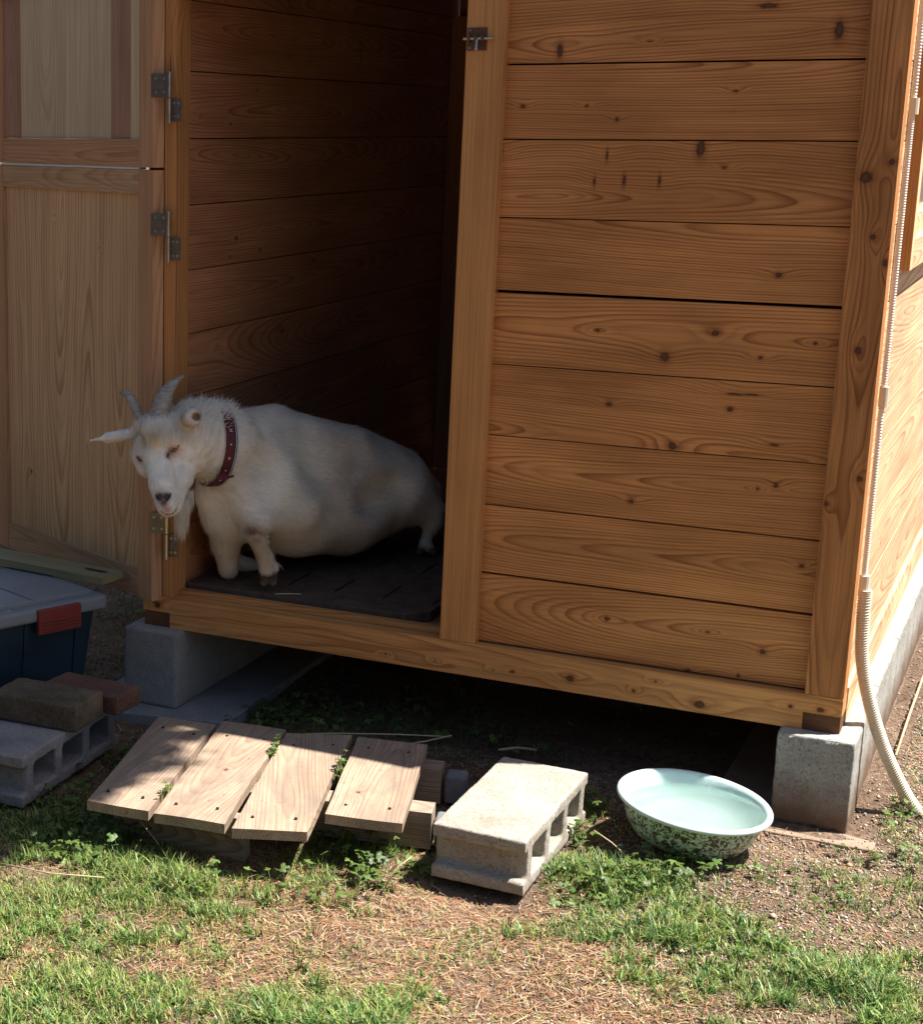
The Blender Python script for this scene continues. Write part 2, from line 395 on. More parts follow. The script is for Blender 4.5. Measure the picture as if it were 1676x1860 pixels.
# ================================================================= GROUND
GZ = -0.012
def bumpy(x, y):
    z = 0 * x
    r = np.random.default_rng(3)
    for k, a in ((3, .006), (7, .004), (16, .003), (38, .0022), (80, .0012)):
        for _ in range(4):
            t = r.uniform(0, 6.28); p = r.uniform(0, 6.28)
            z = z + a * .5 * np.sin(k * (x * math.cos(t) + y * math.sin(t)) * r.uniform(.8, 1.25) + p)
    return z
def gh(x, y): return GZ + bumpy(x, y) - 0.004 - .013 * np.exp(-(np.maximum(np.abs(x + .02) - .08, 0) / .05) ** 2 - ((y + .135) / .05) ** 2)
ax = np.concatenate([[-60, -30, -15, -8, -5, -3.6, -2.9], np.arange(-2.4, 1.2, .0125), [1.3, 1.6, 2.2, 3.5, 6, 12, 30, 60]])
ay = np.concatenate([[-60, -30, -12, -6, -3, -2.2], np.arange(-1.8, 1.2, .0125), [1.3, 1.5, 1.9, 2.4, 3, 4, 6, 10, 20, 60]])
X, Y = np.meshgrid(ax, ay, indexing='ij')
Zg = gh(X, Y)
i = np.arange(X.size).reshape(X.shape)
Fg = np.stack([i[:-1,:-1], i[1:,:-1], i[1:,1:], i[:-1,1:]], -1).reshape(-1, 4)
m, t, b = mat('soil')
tc = N(t, 'ShaderNodeTexCoord').outputs['Object']
n1 = noise(t, tc, 2.2, 5, .6); n2 = noise(t, tc, 60, 5, .75); n3 = noise(t, tc, 260, 3, .8)
r1 = ramp(t, [(0.35, (0.115, 0.075, 0.05)), (0.65, (0.225, 0.155, 0.11))]); t.links.new(n1, r1.inputs[0])
r2 = ramp(t, [(0.32, (0.42, 0.38, 0.36)), (0.5, (1, 1, 1)), (0.68, (1.35, 1.35, 1.35))]); t.links.new(n2, r2.inputs[0])
r3 = ramp(t, [(0.35, (0.55, 0.55, 0.55)), (0.55, (1, 1, 1)), (0.7, (1.5, 1.5, 1.45))]); t.links.new(n3, r3.inputs[0])
c = mixc(t, 1, mixc(t, 1, r1.outputs[0], r2.outputs[0], 'MULTIPLY'), r3.outputs[0], 'MULTIPLY')
t.links.new(c, b.inputs['Base Color']); b.inputs['Roughness'].default_value = .95; b.inputs['Specular IOR Level'].default_value = .1
bump(t, b, math_(t, 'ADD', n2, math_(t, 'MULTIPLY', n3, .4)), .9, .006)
M['soil'] = m
tag(link('ground', mesh_np('ground', np.stack([X, Y, Zg], -1).reshape(-1, 3), Fg, smooth=True), M['soil']), kind='structure')

# ================================================================= SHED
XL, XR, YB, ZS, HT = -1.595, 0.0, 2.0, 0.265, 1.715
shed = empty('shed', (-0.8, 1.0, 0.19), 'small cedar plank shed raised on concrete blocks, its split door swung open', 'shed')
def wk(pts, plane):      # knots listed as world points -> kept
    return pts
# front sill (half lapped over the side sills)
KS = [((-0.2741, 0.0000, 0.2080), .014, .010), ((-0.4104, 0.0000, 0.2153), .005, .005), ((-0.5457, 0.0000, 0.2213), .011, .009), ((-0.6728, 0.0000, 0.2157), .006, .004), ((-0.7160, 0.0000, 0.2126), .004, .003),
      ((-0.3666, 0.0000, 0.2433), .005, .003), ((-0.0973, 0.0000, 0.2348), .006, .005), ((-0.8492, 0.0000, 0.2131), .004, .003), ((-0.9669, 0.0000, 0.2103), .004, .003), ((-1.5551, 0.0000, 0.2432), .009, .008), ((-0.0397, 0.0000, 0.2366), .009, .006)]
wd = Wood()
kk = [(p[0] - XL, p[2] - .19, a, b_) for p, a, b_ in KS]
wd.board((XL, 0, .2275), (-XL, 0, 0), (0, 0, .0375), (0, .085, 0), 11, (.004, .004), 'flat', .009, [(u, v - .0375, a, b_) for u, v, a, b_ in kk], .72)
wd.board((XL + .073, 0, .19), (-XL - .146, 0, 0), (0, 0, .0375), (0, .085, 0), 11, (.004, .004), 'flat', .009, [(u - .073, v, a, b_) for u, v, a, b_ in kk], .72)
o = wd.obj('front_sill', M['cedar_frame'], shed)
for side, x0 in (('r', -.076), ('l', XL)):
    wd = Wood(); wd.board((x0 + .002, .0035, .19), (.072, 0, 0), (0, 0, .036), (0, .08, 0), 21 if side == 'r' else 22, (.006, .006), 'edge', .008, (), .5)
    wd.obj('sill_end', M['end_grain'], shed)
    wd = Wood(); wd.board((x0 + .001, .087, .19), (0, YB - .087, 0), (0, 0, .075), (.074, 0, 0), 23 if side == 'r' else 24, (.02, .01), 'flat', .008, (), .6, 5)
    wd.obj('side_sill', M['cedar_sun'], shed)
wd = Wood(); wd.board((XL, YB + .001, .19), (-XL, 0, 0), (0, 0, .075), (0, .07, 0), 25, (.05, .03)); wd.obj('rear_sill', M['cedar_frame'], shed)

# front wall boards
FB = [.268, .426, .5775, .731, .884, 1.0405, 1.192, 1.351, 1.501, 1.652, HT]
KW = [((-0.6529, 0.0240, 1.5255), .007, .017), ((-0.1279, 0.0240, 1.5524), .010, .020), ((-0.7217, 0.0240, 1.4169), .006, .005), ((-0.5291, 0.0240, 1.3905), .004, .005), ((-0.3621, 0.0240, 1.3348), .010, .020),
      ((-0.5442, 0.0240, 1.3193), .003, .014), ((-0.5665, 0.0240, 1.2678), .003, .012), ((-0.5068, 0.0240, 1.2710), .004, .014), ((-0.4373, 0.0240, 1.2722), .0035, .014), ((-0.1970, 0.0240, 1.0953), .008, .006),
      ((-0.5405, 0.0240, 0.9679), .006, .004), ((-0.3072, 0.0240, 0.9761), .010, .007), ((-0.4014, 0.0240, 0.9224), .011, .012), ((-0.1179, 0.0240, 0.9670), .005, .004), ((-0.2174, 0.0240, 0.9324), .006, .004),
      ((-0.2585, 0.0240, 0.8568), .022, .003), ((-0.2270, 0.0240, 0.8581), .022, .0025), ((-0.2667, 0.0240, 0.8261), .008, .006), ((-0.5080, 0.0240, 0.8169), .008, .005), ((-0.3729, 0.0240, 0.7412), .010, .010),
      ((-0.1772, 0.0240, 0.7615), .012, .003), ((-0.4492, 0.0240, 0.6165), .008, .005), ((-0.1672, 0.0240, 0.6798), .006, .006), ((-0.2011, 0.0240, 0.6695), .004, .004), ((-0.1047, 0.0240, 0.5221), .007, .005),
      ((-0.4815, 0.0240, 0.3576), .007, .006), ((-0.2738, 0.0240, 0.3592), .006, .003), ((-0.1638, 0.0240, 0.3334), .008, .007), ((-0.3083, 0.0240, 0.2713), .007, .004), ((-0.2068, 0.0240, 0.2757), .004, .005),
      ((-0.2574, 0.0240, 1.6006), .022, .006), ((-0.4744, 0.0240, 1.5399), .004, .002), ((-0.3144, 0.0240, 1.2984), .005, .003), ((-0.7633, 0.0240, 1.3261), .004, .012), ((-0.5915, 0.0240, 1.4175), .005, .003), ((-0.3053, 0.0240, 1.4442), .006, .003)]
wd = Wood()
styles = ['flat'] * 11
gaps = {5: .006, 2: .002, 1: .004, 8: .003, 7: .002}
for i in range(len(FB) - 1):
    z0 = FB[i] + .0008; z1 = FB[i+1] - gaps.get(i + 1, .0016)
    x0 = -.765; L = .697
    ks = [(p[0] - x0, p[2] - z0, a, b_) for p, a, b_ in KW if z0 <= p[2] <= z1]
    wd.board((x0, .024 + (i % 3) * .0008, z0), (L, 0, 0), (0, 0, z1 - z0), (0, .022, 0), 100 + i * 7, (.0035, .0025), ('flat', 'flat', 'flat', 'semi', 'flat', 'semi', 'flat', 'semi', 'flat', 'semi', 'flat')[i], (.0062, .0048, .0058, .0052, .0066, .005, .0058, .005, .006, .006, .006)[i], ks, (.55, .6, .62, .6, .55, .6, .5, .55, .5, .5, .5)[i])
wd.obj('front_wall', M['cedar'], shed)
p = Poly(); p.box((-.765, .0475, .268), (-.068, .055, HT)); p.box((-1.51, .0555, 1.67), (-.77, .060, HT)); p.obj('gap_shade_sheet', M['gap_shade'], shed)  # dark sheets added behind the boards: shade of the gaps put into the colour
# posts
def post(name, x0, x1, y0, y1, z0, z1, seed, knots, style, sp, tone, mm='cedar_frame', res=(.005, .003), auto=0):
    wd = Wood(); ks = [(p_[2] - z0, p_[0] - x0, a, b_) for p_, a, b_ in knots]
    wd.board((x0, y0, z0), (0, 0, z1 - z0), (x1 - x0, 0, 0), (0, y1 - y0, 0), seed, res, style, sp, ks, tone, auto)
    return wd.obj(name, M[mm], shed)
KP = [((-0.0533, 0.0000, 1.2851), .012, .014), ((-0.0113, 0.0000, 1.3138), .007, .007), ((-0.0305, 0.0000, 1.1750), .006, .007), ((-0.0367, 0.0000, 0.9609), .009, .008), ((-0.0118, 0.0000, 0.7134), .007, .007), ((-0.0670, 0.0000, 0.6583), .006, .006), ((-0.0059, 0.0000, 1.1278), .008, .005)]
post('corner_post', -.073, 0, .0005, .055, ZS + .001, HT, 31, KP, 'flat', .0085, .35, 'cedar')
post('door_post', -.8405, -.7605, .0005, .06, ZS + .001, HT, 32, [], 'quarter', .0052, .62)
post('door_jamb', -1.5455, -1.516, .006, .07, ZS + .001, HT, 33, [((-1.5320, 0.0100, 1.5078), .03, .002), ((-1.5312, 0.0100, 1.5914), .02, .0015)], 'quarter', .006, .45)
post('door_jamb', -1.594, -1.548, .02, .07, ZS + .001, HT, 34, [], 'quarter', .006, .4)
post('corner_post', -1.594, -1.52, YB - .06, YB, ZS + .001, HT, 35, [], 'flat', .008, .5, 'cedar', (.05, .03))
post('corner_post', -.073, 0, YB - .06, YB, ZS + .001, HT, 36, [], 'flat', .008, .5, 'cedar_sun', (.05, .03))
wd = Wood(); wd.board((-1.515, .0, 1.668), (.673, 0, 0), (0, 0, HT - 1.668), (0, .055, 0), 37, (.02, .01)); wd.obj('door_head', M['cedar_frame'], shed)
# threshold strip
wd = Wood(); wd.board((-1.515, .036, ZS + .0006), (.673, 0, 0), (0, .024, 0), (0, 0, .013), 38, (.006, .006), 'flat', .008, (), .6); wd.obj('threshold', M['cedar_frame'], shed)

# left wall: inner boards
IB = [.268, .433, .588, .744, .896, 1.046, 1.197, 1.348, 1.499, 1.655, 1.715, 1.81, 1.93]
wd = Wood()
for i in range(len(IB) - 1):
    ys = .071 if i < 10 else (.86 if i == 10 else 1.80)
    wd.board((-1.522 + (i % 2) * .0008, ys, IB[i] + .0008), (0, YB - .001 - ys, 0), (0, 0, IB[i+1] - IB[i] - .0026), (-.018, 0, 0), 300 + i * 5, (.006, .004), 'flat', .0062, (), (.5, .6, .45, .55, .6, .5, .45, .4, .5, .4, .4, .4)[i], 8 if i > 1 else 3)
wd.obj('left_wall_lining', M['cedar_in'], shed)
wd = Wood()
for i in range(len(FB) - 1):
    wd.board((-1.575, .071, FB[i] + .0008), (0, YB - .13, 0), (0, 0, FB[i+1] - FB[i] - .0016), (.02, 0, 0), 340 + i * 5, (.03, .02), 'flat', .006, (), None, 4)
wd.obj('left_wall', M['cedar'], shed)
p = Poly(); p.box((-1.552, .0715, .268), (-1.543, YB - .07, 1.714)); p.obj('gap_shade_sheet', M['gap_shade'], shed)  # dark sheet added to stop light leaking through, gap shade in its colour
# rear wall + inner corner post
wd = Wood()
for i in range(len(IB) - 1):
    wd.board((-1.516, YB - .085, IB[i] + .0008), (1.44, 0, 0), (0, 0, IB[i+1] - IB[i] - .0026), (0, .02, 0), 400 + i * 5, (.02, .01), 'flat', .006, (), None, 5)
wd.obj('rear_wall', M['cedar_in'], shed)
post('inner_corner_post', -1.516, -1.45, YB - .15, YB - .087, ZS + .005, HT, 39, [], 'quarter', .006, .3, 'cedar_in', (.03, .01))
# right wall (sunlit side)

wd = Wood()
r = np.random.default_rng(5)
WY0, WZ0 = .222, 1.08
for i in range(len(FB) - 1):
    z0, z1 = FB[i], FB[i+1]
    for (ya, yb) in ([(.056, YB - .061)] if z1 <= WZ0 else [(.056, WY0 - .001), (1.42, YB - .061)]):
        wd.board((-.010 - (i % 2) * .0008, ya, z0 + .0008), (0, yb - ya, 0), (0, 0, z1 - z0 - .0024), (-.02, 0, 0), 500 + i * 7 + int(ya * 3), (.006, .004), 'flat', .0105, (), (.45, .6, .5, .6, .5, .55, .5, .5, .5, .5, .5)[i], 6)
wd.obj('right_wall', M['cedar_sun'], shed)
p = Poly(); p.box((-.040, .056, .268), (-.033, YB - .061, 1.03)); p.obj('gap_shade_sheet', M['gap_shade'], shed)  # same added dark sheet, painting the shade between the side boards
# side window
win = Poly(); win.box((-.03, WY0, WZ0 + .02), (-.026, 1.4, 1.66)); winp = win.obj('window', M['glass'], shed)
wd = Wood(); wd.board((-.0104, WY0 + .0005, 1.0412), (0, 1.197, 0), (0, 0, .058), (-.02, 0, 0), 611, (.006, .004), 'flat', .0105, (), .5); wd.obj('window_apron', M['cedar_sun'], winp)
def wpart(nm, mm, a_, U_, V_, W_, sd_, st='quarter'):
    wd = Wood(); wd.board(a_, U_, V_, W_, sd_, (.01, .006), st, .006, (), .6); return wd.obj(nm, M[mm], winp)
wpart('window_jamb', 'trim', (-.026, .2, 1.10), (0, 0, .575), (.046, 0, 0), (0, .006, 0), 601)  # front face of the same jamb, its shade put into the darker colour
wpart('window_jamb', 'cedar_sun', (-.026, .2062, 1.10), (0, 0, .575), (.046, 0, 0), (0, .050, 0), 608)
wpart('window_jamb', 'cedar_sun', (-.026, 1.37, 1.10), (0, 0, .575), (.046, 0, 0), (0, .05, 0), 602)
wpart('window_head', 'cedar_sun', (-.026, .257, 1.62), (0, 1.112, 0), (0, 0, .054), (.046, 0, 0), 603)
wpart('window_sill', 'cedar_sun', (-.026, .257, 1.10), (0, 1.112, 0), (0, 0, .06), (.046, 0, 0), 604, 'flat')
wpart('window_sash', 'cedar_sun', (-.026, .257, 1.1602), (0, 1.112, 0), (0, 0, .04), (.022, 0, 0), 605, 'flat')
# floor, roof
wd = Wood()
for k in range(12):
    wd.board((-1.515, .0875 + k * .15, .240), (1.44, 0, 0), (0, .147, 0), (0, 0, .024), 700 + k, (.05, .03), 'flat', .006, (), .5)
wd.obj('floor', M['cedar_in'], shed)
p = Poly(); p.obox((XL - .02, -.012, HT + .002), (-XL + .022, 0, 0), (0, YB + .1, .252), (0, 0, .022)); p.obj('roof', M['roofing'], shed, bevel=.004)
for x0, x1 in ((-.028, -.008), (-1.575, -1.555)):
    p = Poly(); p.add([(x0, .0, HT), (x1, .0, HT), (x1, YB, HT), (x0, YB, HT), (x0, YB, HT + .235), (x1, YB, HT + .235)], [(0,3,2,1), (0,4,3), (1,2,5), (0,1,5,4), (2,3,4,5)])
    p.obj('gable', M['trim'], shed)

# ---------------------------------------------------------------- split door, swung wide open
H0 = Vector((-1.562, -.02, 0)); DD = Vector((-.9025, .4306, 0)); DN = Vector((.4306, .9025, 0))   # DN points to the hidden outer side
def dbox(wd, t0, t1, z0, z1, n0, n1, seed, vert, sp=.006, style='flat', tone=.5, auto=0, knots=()):
    o_ = H0 + DD * t0 + DN * n0 + Vector((0, 0, z0))
    T = DD * (t1 - t0); Zv = Vector((0, 0, z1 - z0)); Nn = DN * (n1 - n0)
    if vert: wd.board(o_, Zv, T, Nn, seed, (.005, .0035), style, sp, knots, tone, auto)
    else: wd.board(o_, T, Zv, Nn, seed, (.005, .0035), style, sp, knots, tone, auto)
def door(z0, z1, top, bot, panelm, seed, pad, nm):
    wd = Wood(); dbox(wd, .0, .056, z0, z1, 0, .031, seed, True, .0055, 'quarter', .5); fr = wd.obj(nm, M['door_frame'], shed)
    wd = Wood(); dbox(wd, .67, .728, z0, z1, 0, .031, seed + 1, True, .0055, 'quarter', .55); wd.obj('stile', M['door_frame'], fr)
    wd = Wood(); dbox(wd, .0565, .6695, z0, z0 + bot, .0015, .029, seed + 2, False, .006, 'flat', .45); wd.obj('bottom_rail', M['door_frame'] if pad else M['door_rail_pale'], fr)
    wd = Wood(); dbox(wd, .0565, .6695, z1 - top, z1, .0015, .029, seed + 3, False, .006, 'flat', .55); wd.obj('top_rail', M['door_rail_pale'], fr)
    wd = Wood(); tt = [.0565, .20, .345, .50, .6695]
    if pad:
        w2 = Wood()
        dbox(w2, .0567, .1018, z0 + bot + .0005, z1 - top - .0005, .009, .022, 871, True, .009, 'quarter', .5); dbox(w2, .1822, .38, z0 + bot + .0005, z1 - top - .0005, .009, .022, 872, True, .009, 'flat', .5); dbox(w2, .3803, .585, z0 + bot + .0005, z1 - top - .0005, .0091, .022, 875, True, .009, 'flat', .46)
        w2.obj('panel', M['door_panel_pale'], fr)
        dbox(wd, .102, .182, z0 + bot + .0005, z1 - top - .0005, .0091, .022, 873, True, .007, 'quarter', .5); wd.obj('panel', M['door_panel_red'], fr); wd = Wood(); dbox(wd, .5852, .6693, z0 + bot + .0005, z1 - top - .0005, .0091, .022, 874, True, .007, 'flat', .6)
        wd.obj('panel', M['door_panel_red'], fr); return fr
    for k in range(4): dbox(wd, tt[k] + .0002, tt[k+1] - .0002, z0 + bot + .0005, z1 - top - .0005, .009 + .0002 * (k % 2), .022, seed + 10 + k, True, .0105, 'flat', (.52, .5, .56, .5)[k], 1)
    wd.obj('panel', M[panelm], fr)
    return fr
lo = door(.256, 1.2775, .054, .068, 'door_panel', 801, False, 'lower_door')
up = door(1.2835, 1.715, .026, .062, 'door_panel_pale', 831, True, 'upper_door')
p = Poly(); p.obox(H0 + DD * .056 + DN * .0004 + Vector((0, 0, 1.2785)), DD * .62, DN * .02, (0, 0, .0042)); p.obj('gap_light_strip', plain('gap_light_pale', (.80, .80, .78), .35, .2, .05, 30), up)  # pale strip painted as daylight showing through the gap between the half doors
# hinges: leaf on the door edge, leaf on the jamb, pin between
def hinge(zt, zm, zb, parent, ma, mb, mp):
    q = Poly()
    pe = H0 + DN * .001 + Vector((.0035, -.0045, 0))
    xp, yp = -1.5245, -.012
    def leaf(xa, ya, xb, yb, z0, z1, mi):
        a = Vector((xa, ya, z0)); d = Vector((xb - xa, yb - ya, 0)); n_ = Vector((d.y, -d.x, 0)).normalized() * .002
        q.obox(a, d, n_, (0, 0, z1 - z0), mi)
        for fx in (.25, .7):
            for zz in (z0 + .011, z1 - .011):
                c_ = a + d * fx + Vector((0, 0, zz - z0)) + n_ * .9
                q.tube([c_, c_ + n_ * .8], [.0036, .0026], 10, 2)
    leaf(-1.5655, -.024, xp, yp, zm + .001, zt - .004, 0)
    leaf(xp, yp + .010, -1.5015, .003, zb + .004, zm - .001, 1)
    q.tube([(xp, yp - .003, zb), (xp, yp - .003, zm - .0015)], .0042, 12, 2)
    q.tube([(xp, yp - .003, zm + .001), (xp, yp - .003, zt)], .0045, 12, 3 )
    return q.obj('hinge', [ma, mb, mp, mp if ma is M['brass_dull'] else M['steel']], parent, smooth=False)
hinge(1.495, 1.438, 1.382, up, M['steel_dark'], M['steel_dark'], M['steel'])
hinge(1.186, 1.129, 1.070, lo, M['steel_dark'], M['steel_dark'], M['steel'])
hinge(.482, .427, .365, lo, M['brass_dull'], M['steel_dark'], M['brass'])
# barrel bolt on the door post
q = Poly()
q.box((-.838, -.0022, 1.528), (-.797, .0002, 1.573), 0)
q.tube([(-.844, -.009, 1.551), (-.782, -.009, 1.551)], .0032, 12, 1)
for x_ in (-.832, -.818, -.803): q.box((x_ - .003, -.0135, 1.545), (x_ + .003, -.002, 1.557), 0)
q.tube([(-.8145, -.012, 1.549), (-.8145, -.016, 1.531)], [.0025, .0028], 10, 2); q.ball((-.8145, -.016, 1.530), .0038, 2, 6)
for z_ in (1.533, 1.568): q.tube([(-.832, -.002, z_), (-.832, -.004, z_)], .0025, 8, 2)
q.obj('barrel_bolt', [M['bronze'], M['brass'], M['steel']], shed)

# rubber mat
mt = Poly()
mx0, mx1, my0, my1, mz0, mz1 = -1.513, -.905, .074, 1.30, .2655, .289
c_ = .045
ring = [(mx0, my0), (mx1 - c_, my0), (mx1, my0 + c_), (mx1, my1), (mx0, my1)]
vs = [(x, y, mz0) for x, y in ring] + [(x, y, mz1) for x, y in ring]
mt.add(vs, [(4,3,2,1,0), (5,6,7,8,9)] + [(k, (k+1) % 5, 5 + (k+1) % 5, 5 + k) for k in range(5)])
for k in range(5):
    for j in range(4):
        x_ = -1.408 + .1215 * k; y_ = .172 + j * .262
        if k % 2: pass
        mt.box((x_ - .003, y_, mz1 + .0004), (x_ + .003, y_ + .128, mz1 + .0007), 1)
mat_o = mt.obj('floor_mat', [M['rubber'], M['black']], None, bevel=.003)
tag(mat_o, 'dark rubber mat with slots covering the shed floor under the goat', 'mat')
q = Poly(); q.tube([(-1.2755, 0.0698, 0.2925), (-1.2485, 0.0734, 0.2960), (-1.2208, 0.1010, 0.2925)], .0012, 5); tag(q.obj('straw', plain('straw', (.5,.42,.25), .8)), 'single pale straw lying on the front of the rubber mat', 'straw')

# ================================================================= FOUNDATIONS
def blockbox(name, a, b_, m_, label, cat, group=None, amp=.0012, seed=1, bev=.004, cav=None):
    q = Poly(); q.box(a, b_)
    org = ((a[0]+b_[0])/2, (a[1]+b_[1])/2, a[2])
    o = q.obj(name, m_, None, org=org)
    bpy.context.view_layer.objects.active = o
    o.modifiers.new('bev', 'BEVEL').width = bev; o.modifiers['bev'].segments = 2
    s_ = o.modifiers.new('sub', 'SUBSURF'); s_.subdivision_type = 'SIMPLE'; s_.levels = s_.render_levels = 5
    tx = bpy.data.textures.new(name + '_rough', 'CLOUDS'); tx.noise_scale = .02; tx.noise_depth = 4
    d = o.modifiers.new('disp', 'DISPLACE'); d.texture = tx; d.strength = amp * 3; d.mid_level = .5; d.texture_coords = 'LOCAL'
    o.data.polygons.foreach_set('use_smooth', [True] * len(o.data.polygons))
    return tag(o, label, cat, group)
g_ = 'concrete blocks of the foundation under the right wall'
blockbox('foundation_block', (-.112, -.039, 0), (.034, .1225, .19), M['concrete'], 'rough grey concrete block at the front right corner of the shed, behind the enamel bowl', 'block', g_)
blockbox('foundation_block', (-.112, .1255, 0), (.032, .378, .188), M['concrete'], 'second foundation block from the front right corner, directly behind the corner block', 'block', g_)
blockbox('foundation_block', (-.112, .381, 0), (.031, .786, .189), M['concrete'], 'third foundation block along the sunlit right wall, the long one beside the hose', 'block', g_)
for k in range(3):
    blockbox('foundation_block', (-.112, .790 + k * .41, 0), (.031, 1.196 + k * .41, .189), M['concrete'], ['fourth foundation block along the right wall, at the picture edge', 'fifth foundation block along the right wall', 'rearmost foundation block along the right wall'][k], 'block', g_)
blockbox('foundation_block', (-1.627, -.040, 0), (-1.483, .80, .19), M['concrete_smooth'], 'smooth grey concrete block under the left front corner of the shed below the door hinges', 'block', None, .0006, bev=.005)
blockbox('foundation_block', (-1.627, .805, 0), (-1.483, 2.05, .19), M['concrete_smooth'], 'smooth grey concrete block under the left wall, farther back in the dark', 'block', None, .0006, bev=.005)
def slabo(name, ring, z0, z1, m_, label):
    q = Poly(); n_ = len(ring)
    q.add([(x, y, z0) for x, y in ring] + [(x, y, z1) for x, y in ring], [tuple(reversed(range(n_))), tuple(range(n_, 2*n_))] + [(k, (k+1) % n_, n_ + (k+1) % n_, n_ + k) for k in range(n_)])
    return tag(q.obj(name, m_, None, bevel=.003), label, 'slab')
slabo('paving_slab', [(-1.72, -.150), (-1.335, -.062), (-1.375, 1.9), (-1.72, 1.9)], -.035, -.0005, M['slab'], 'pale grey concrete slab under the left foundation block')
slabo('paving_slab', [(-.24, -.098), (.093, -.098), (.090, -.05), (.030, -.036), (.030, 1.9), (-.24, 1.9)], -.03, -.0005, M['slab_brown'], 'thin brown stained slab under the right foundation blocks')

# ================================================================= HOLLOW BLOCKS, BRICKS
def hollow(name, o_, ux, uy, L, Wd, Hh, cav, m_, label, seed, flange=True):
    """lying hollow block: cavities open towards +ux side, running through; end grooves on the short faces. ux = cavity axis (width), uy = length"""
    ux = Vector(ux).normalized(); uy = Vector(uy).normalized()
    q = Poly(); g = .022; tsk = .026
    # cross-section in (s=length, z) plane extruded along ux, made of slabs and webs
    def ob(s0, s1, z0, z1, w0=0, w1=Wd):
        q.obox(Vector(o_) + uy * s0 + ux * w0 + Vector((0, 0, z0)), uy * (s1 - s0), ux * (w1 - w0), (0, 0, z1 - z0))
    ob(0, L, Hh - tsk, Hh); ob(0, L, 0, tsk)
    nweb = cav + 1; wt = .028
    for k in range(nweb):
        s0 = g * 0.9 + (L - 2 * g * 0.9 - wt) * k / cav
        ob(s0, s0 + wt, tsk, Hh - tsk)
    o = q.obj(name, m_, None, org=tuple(Vector(o_)))
    rm = o.modifiers.new('rm', 'REMESH'); rm.mode = 'VOXEL'; rm.voxel_size = .0038; rm.use_smooth_shade = True
    sm = o.modifiers.new('sm', 'SMOOTH'); sm.factor = .5; sm.iterations = 6
    tx = bpy.data.textures.new(name, 'CLOUDS'); tx.noise_scale = .012; tx.noise_depth = 3
    d = o.modifiers.new('d', 'DISPLACE'); d.texture = tx; d.strength = .0028; d.mid_level = .5; d.texture_coords = 'LOCAL'
    return tag(o, label, 'block')
A_ = Vector((-.447, -.629, 0)); B_ = Vector((-.439, -.224, 0)); uy = (B_ - A_).normalized(); ux = Vector((-uy.y, uy.x, 0))
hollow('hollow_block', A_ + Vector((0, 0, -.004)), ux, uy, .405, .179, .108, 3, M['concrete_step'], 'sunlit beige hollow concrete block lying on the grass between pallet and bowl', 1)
A_ = Vector((-1.475, -.728, 0)); B_ = Vector((-1.491, -.30, 0)); uy = (B_ - A_).normalized(); ux = Vector((-uy.y, uy.x, 0))
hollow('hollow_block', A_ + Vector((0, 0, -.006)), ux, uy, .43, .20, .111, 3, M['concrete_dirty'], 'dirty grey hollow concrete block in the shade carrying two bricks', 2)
def brick(name, c0, dx, L, Wd, z0, z1, m_, label, seed):
    """c0 = front right lower corner; dx = direction to the left along its length"""
    dx = Vector(dx).normalized(); dy = Vector((dx.y, -dx.x, 0))
    q = Poly(); q.obox(Vector((c0[0], c0[1], z0)), dx * L, dy * Wd, (0, 0, z1 - z0))
    o = q.obj(name, m_, None, org=(c0[0], c0[1], z0))
    o.modifiers.new('b', 'BEVEL').width = .005; o.modifiers['b'].segments = 3
    s_ = o.modifiers.new('sub', 'SUBSURF'); s_.subdivision_type = 'SIMPLE'; s_.levels = s_.render_levels = 5
    tx = bpy.data.textures.new(name, 'CLOUDS'); tx.noise_scale = .018; tx.noise_depth = 3
    d = o.modifiers.new('d', 'DISPLACE'); d.texture = tx; d.strength = .0035; d.mid_level = .5; d.texture_coords = 'LOCAL'
    o.data.polygons.foreach_set('use_smooth', [True] * 6)
    return tag(o, label, 'brick')
brick('brick', (-1.454, -.550), (-1, -.04, 0), .215, .125, .107, .166, M['brick_brown'], 'large mossy brown brick lying at the front of the shaded hollow block', 1)
brick('brick', (-1.432, -.412), (-1, .05, 0), .20, .098, .107, .150, M['brick_red'], 'red brick lying behind the mossy brown brick', 2)

# ================================================================= PALLET
pal = empty('wooden_pallet', (-1.02, -.53, 0), 'low weathered duckboard of four planks lying on the grass before the shed door', 'pallet')
PL = [((-1.269, -.814), (-1.137, -.803), (-1.243, -.285), (-1.375, -.315)), ((-1.122, -.806), (-.980, -.790), (-1.099, -.246), (-1.234, -.278)),
      ((-.963, -.795), (-.833, -.738), (-.955, -.235), (-1.084, -.272)), ((-.829, -.654), (-.687, -.620), (-.801, -.218), (-.935, -.228))]
m_holes = plain('nail', (.03, .02, .018), .6)
for k, (a, b_, c__, d_) in enumerate(PL):
    z = .088 + (.000, .0, -.002, .001)[k]
    a, b_, c__, d_ = (Vector((*q_, z)) for q_ in (a, b_, c__, d_))
    U = (d_ - a); V = (b_ - a)
    wd = Wood(); wd.board(a - Vector((0, 0, .020)), U, V, (0, 0, .020), 900 + k * 3, (.006, .003), 'flat', .0062, [(.09 + .31 * random.random(), .03 + .06 * random.random(), .006, .005)] if k in (1, 3) else (), (.6, .55, .62, .6)[k])
    o = wd.obj('plank', M['plank'], pal); warp(o, .0026, k, 9)
    for fu in (.12, .86):
        for fv in (.2, .78):
            P_ = a + U * (fu + random.uniform(-.02, .02)) + V * fv
            nl = Poly(); nl.tube([P_ + Vector((0, 0, -.002)), P_ + Vector((0, 0, .0022))], .0032, 8); nl.obj('nail_head', m_holes, o)
dU = Vector((*(Vector(PL[1][3]) - Vector(PL[1][0])), 0)).normalized(); dV = Vector((dU.y, -dU.x, 0))
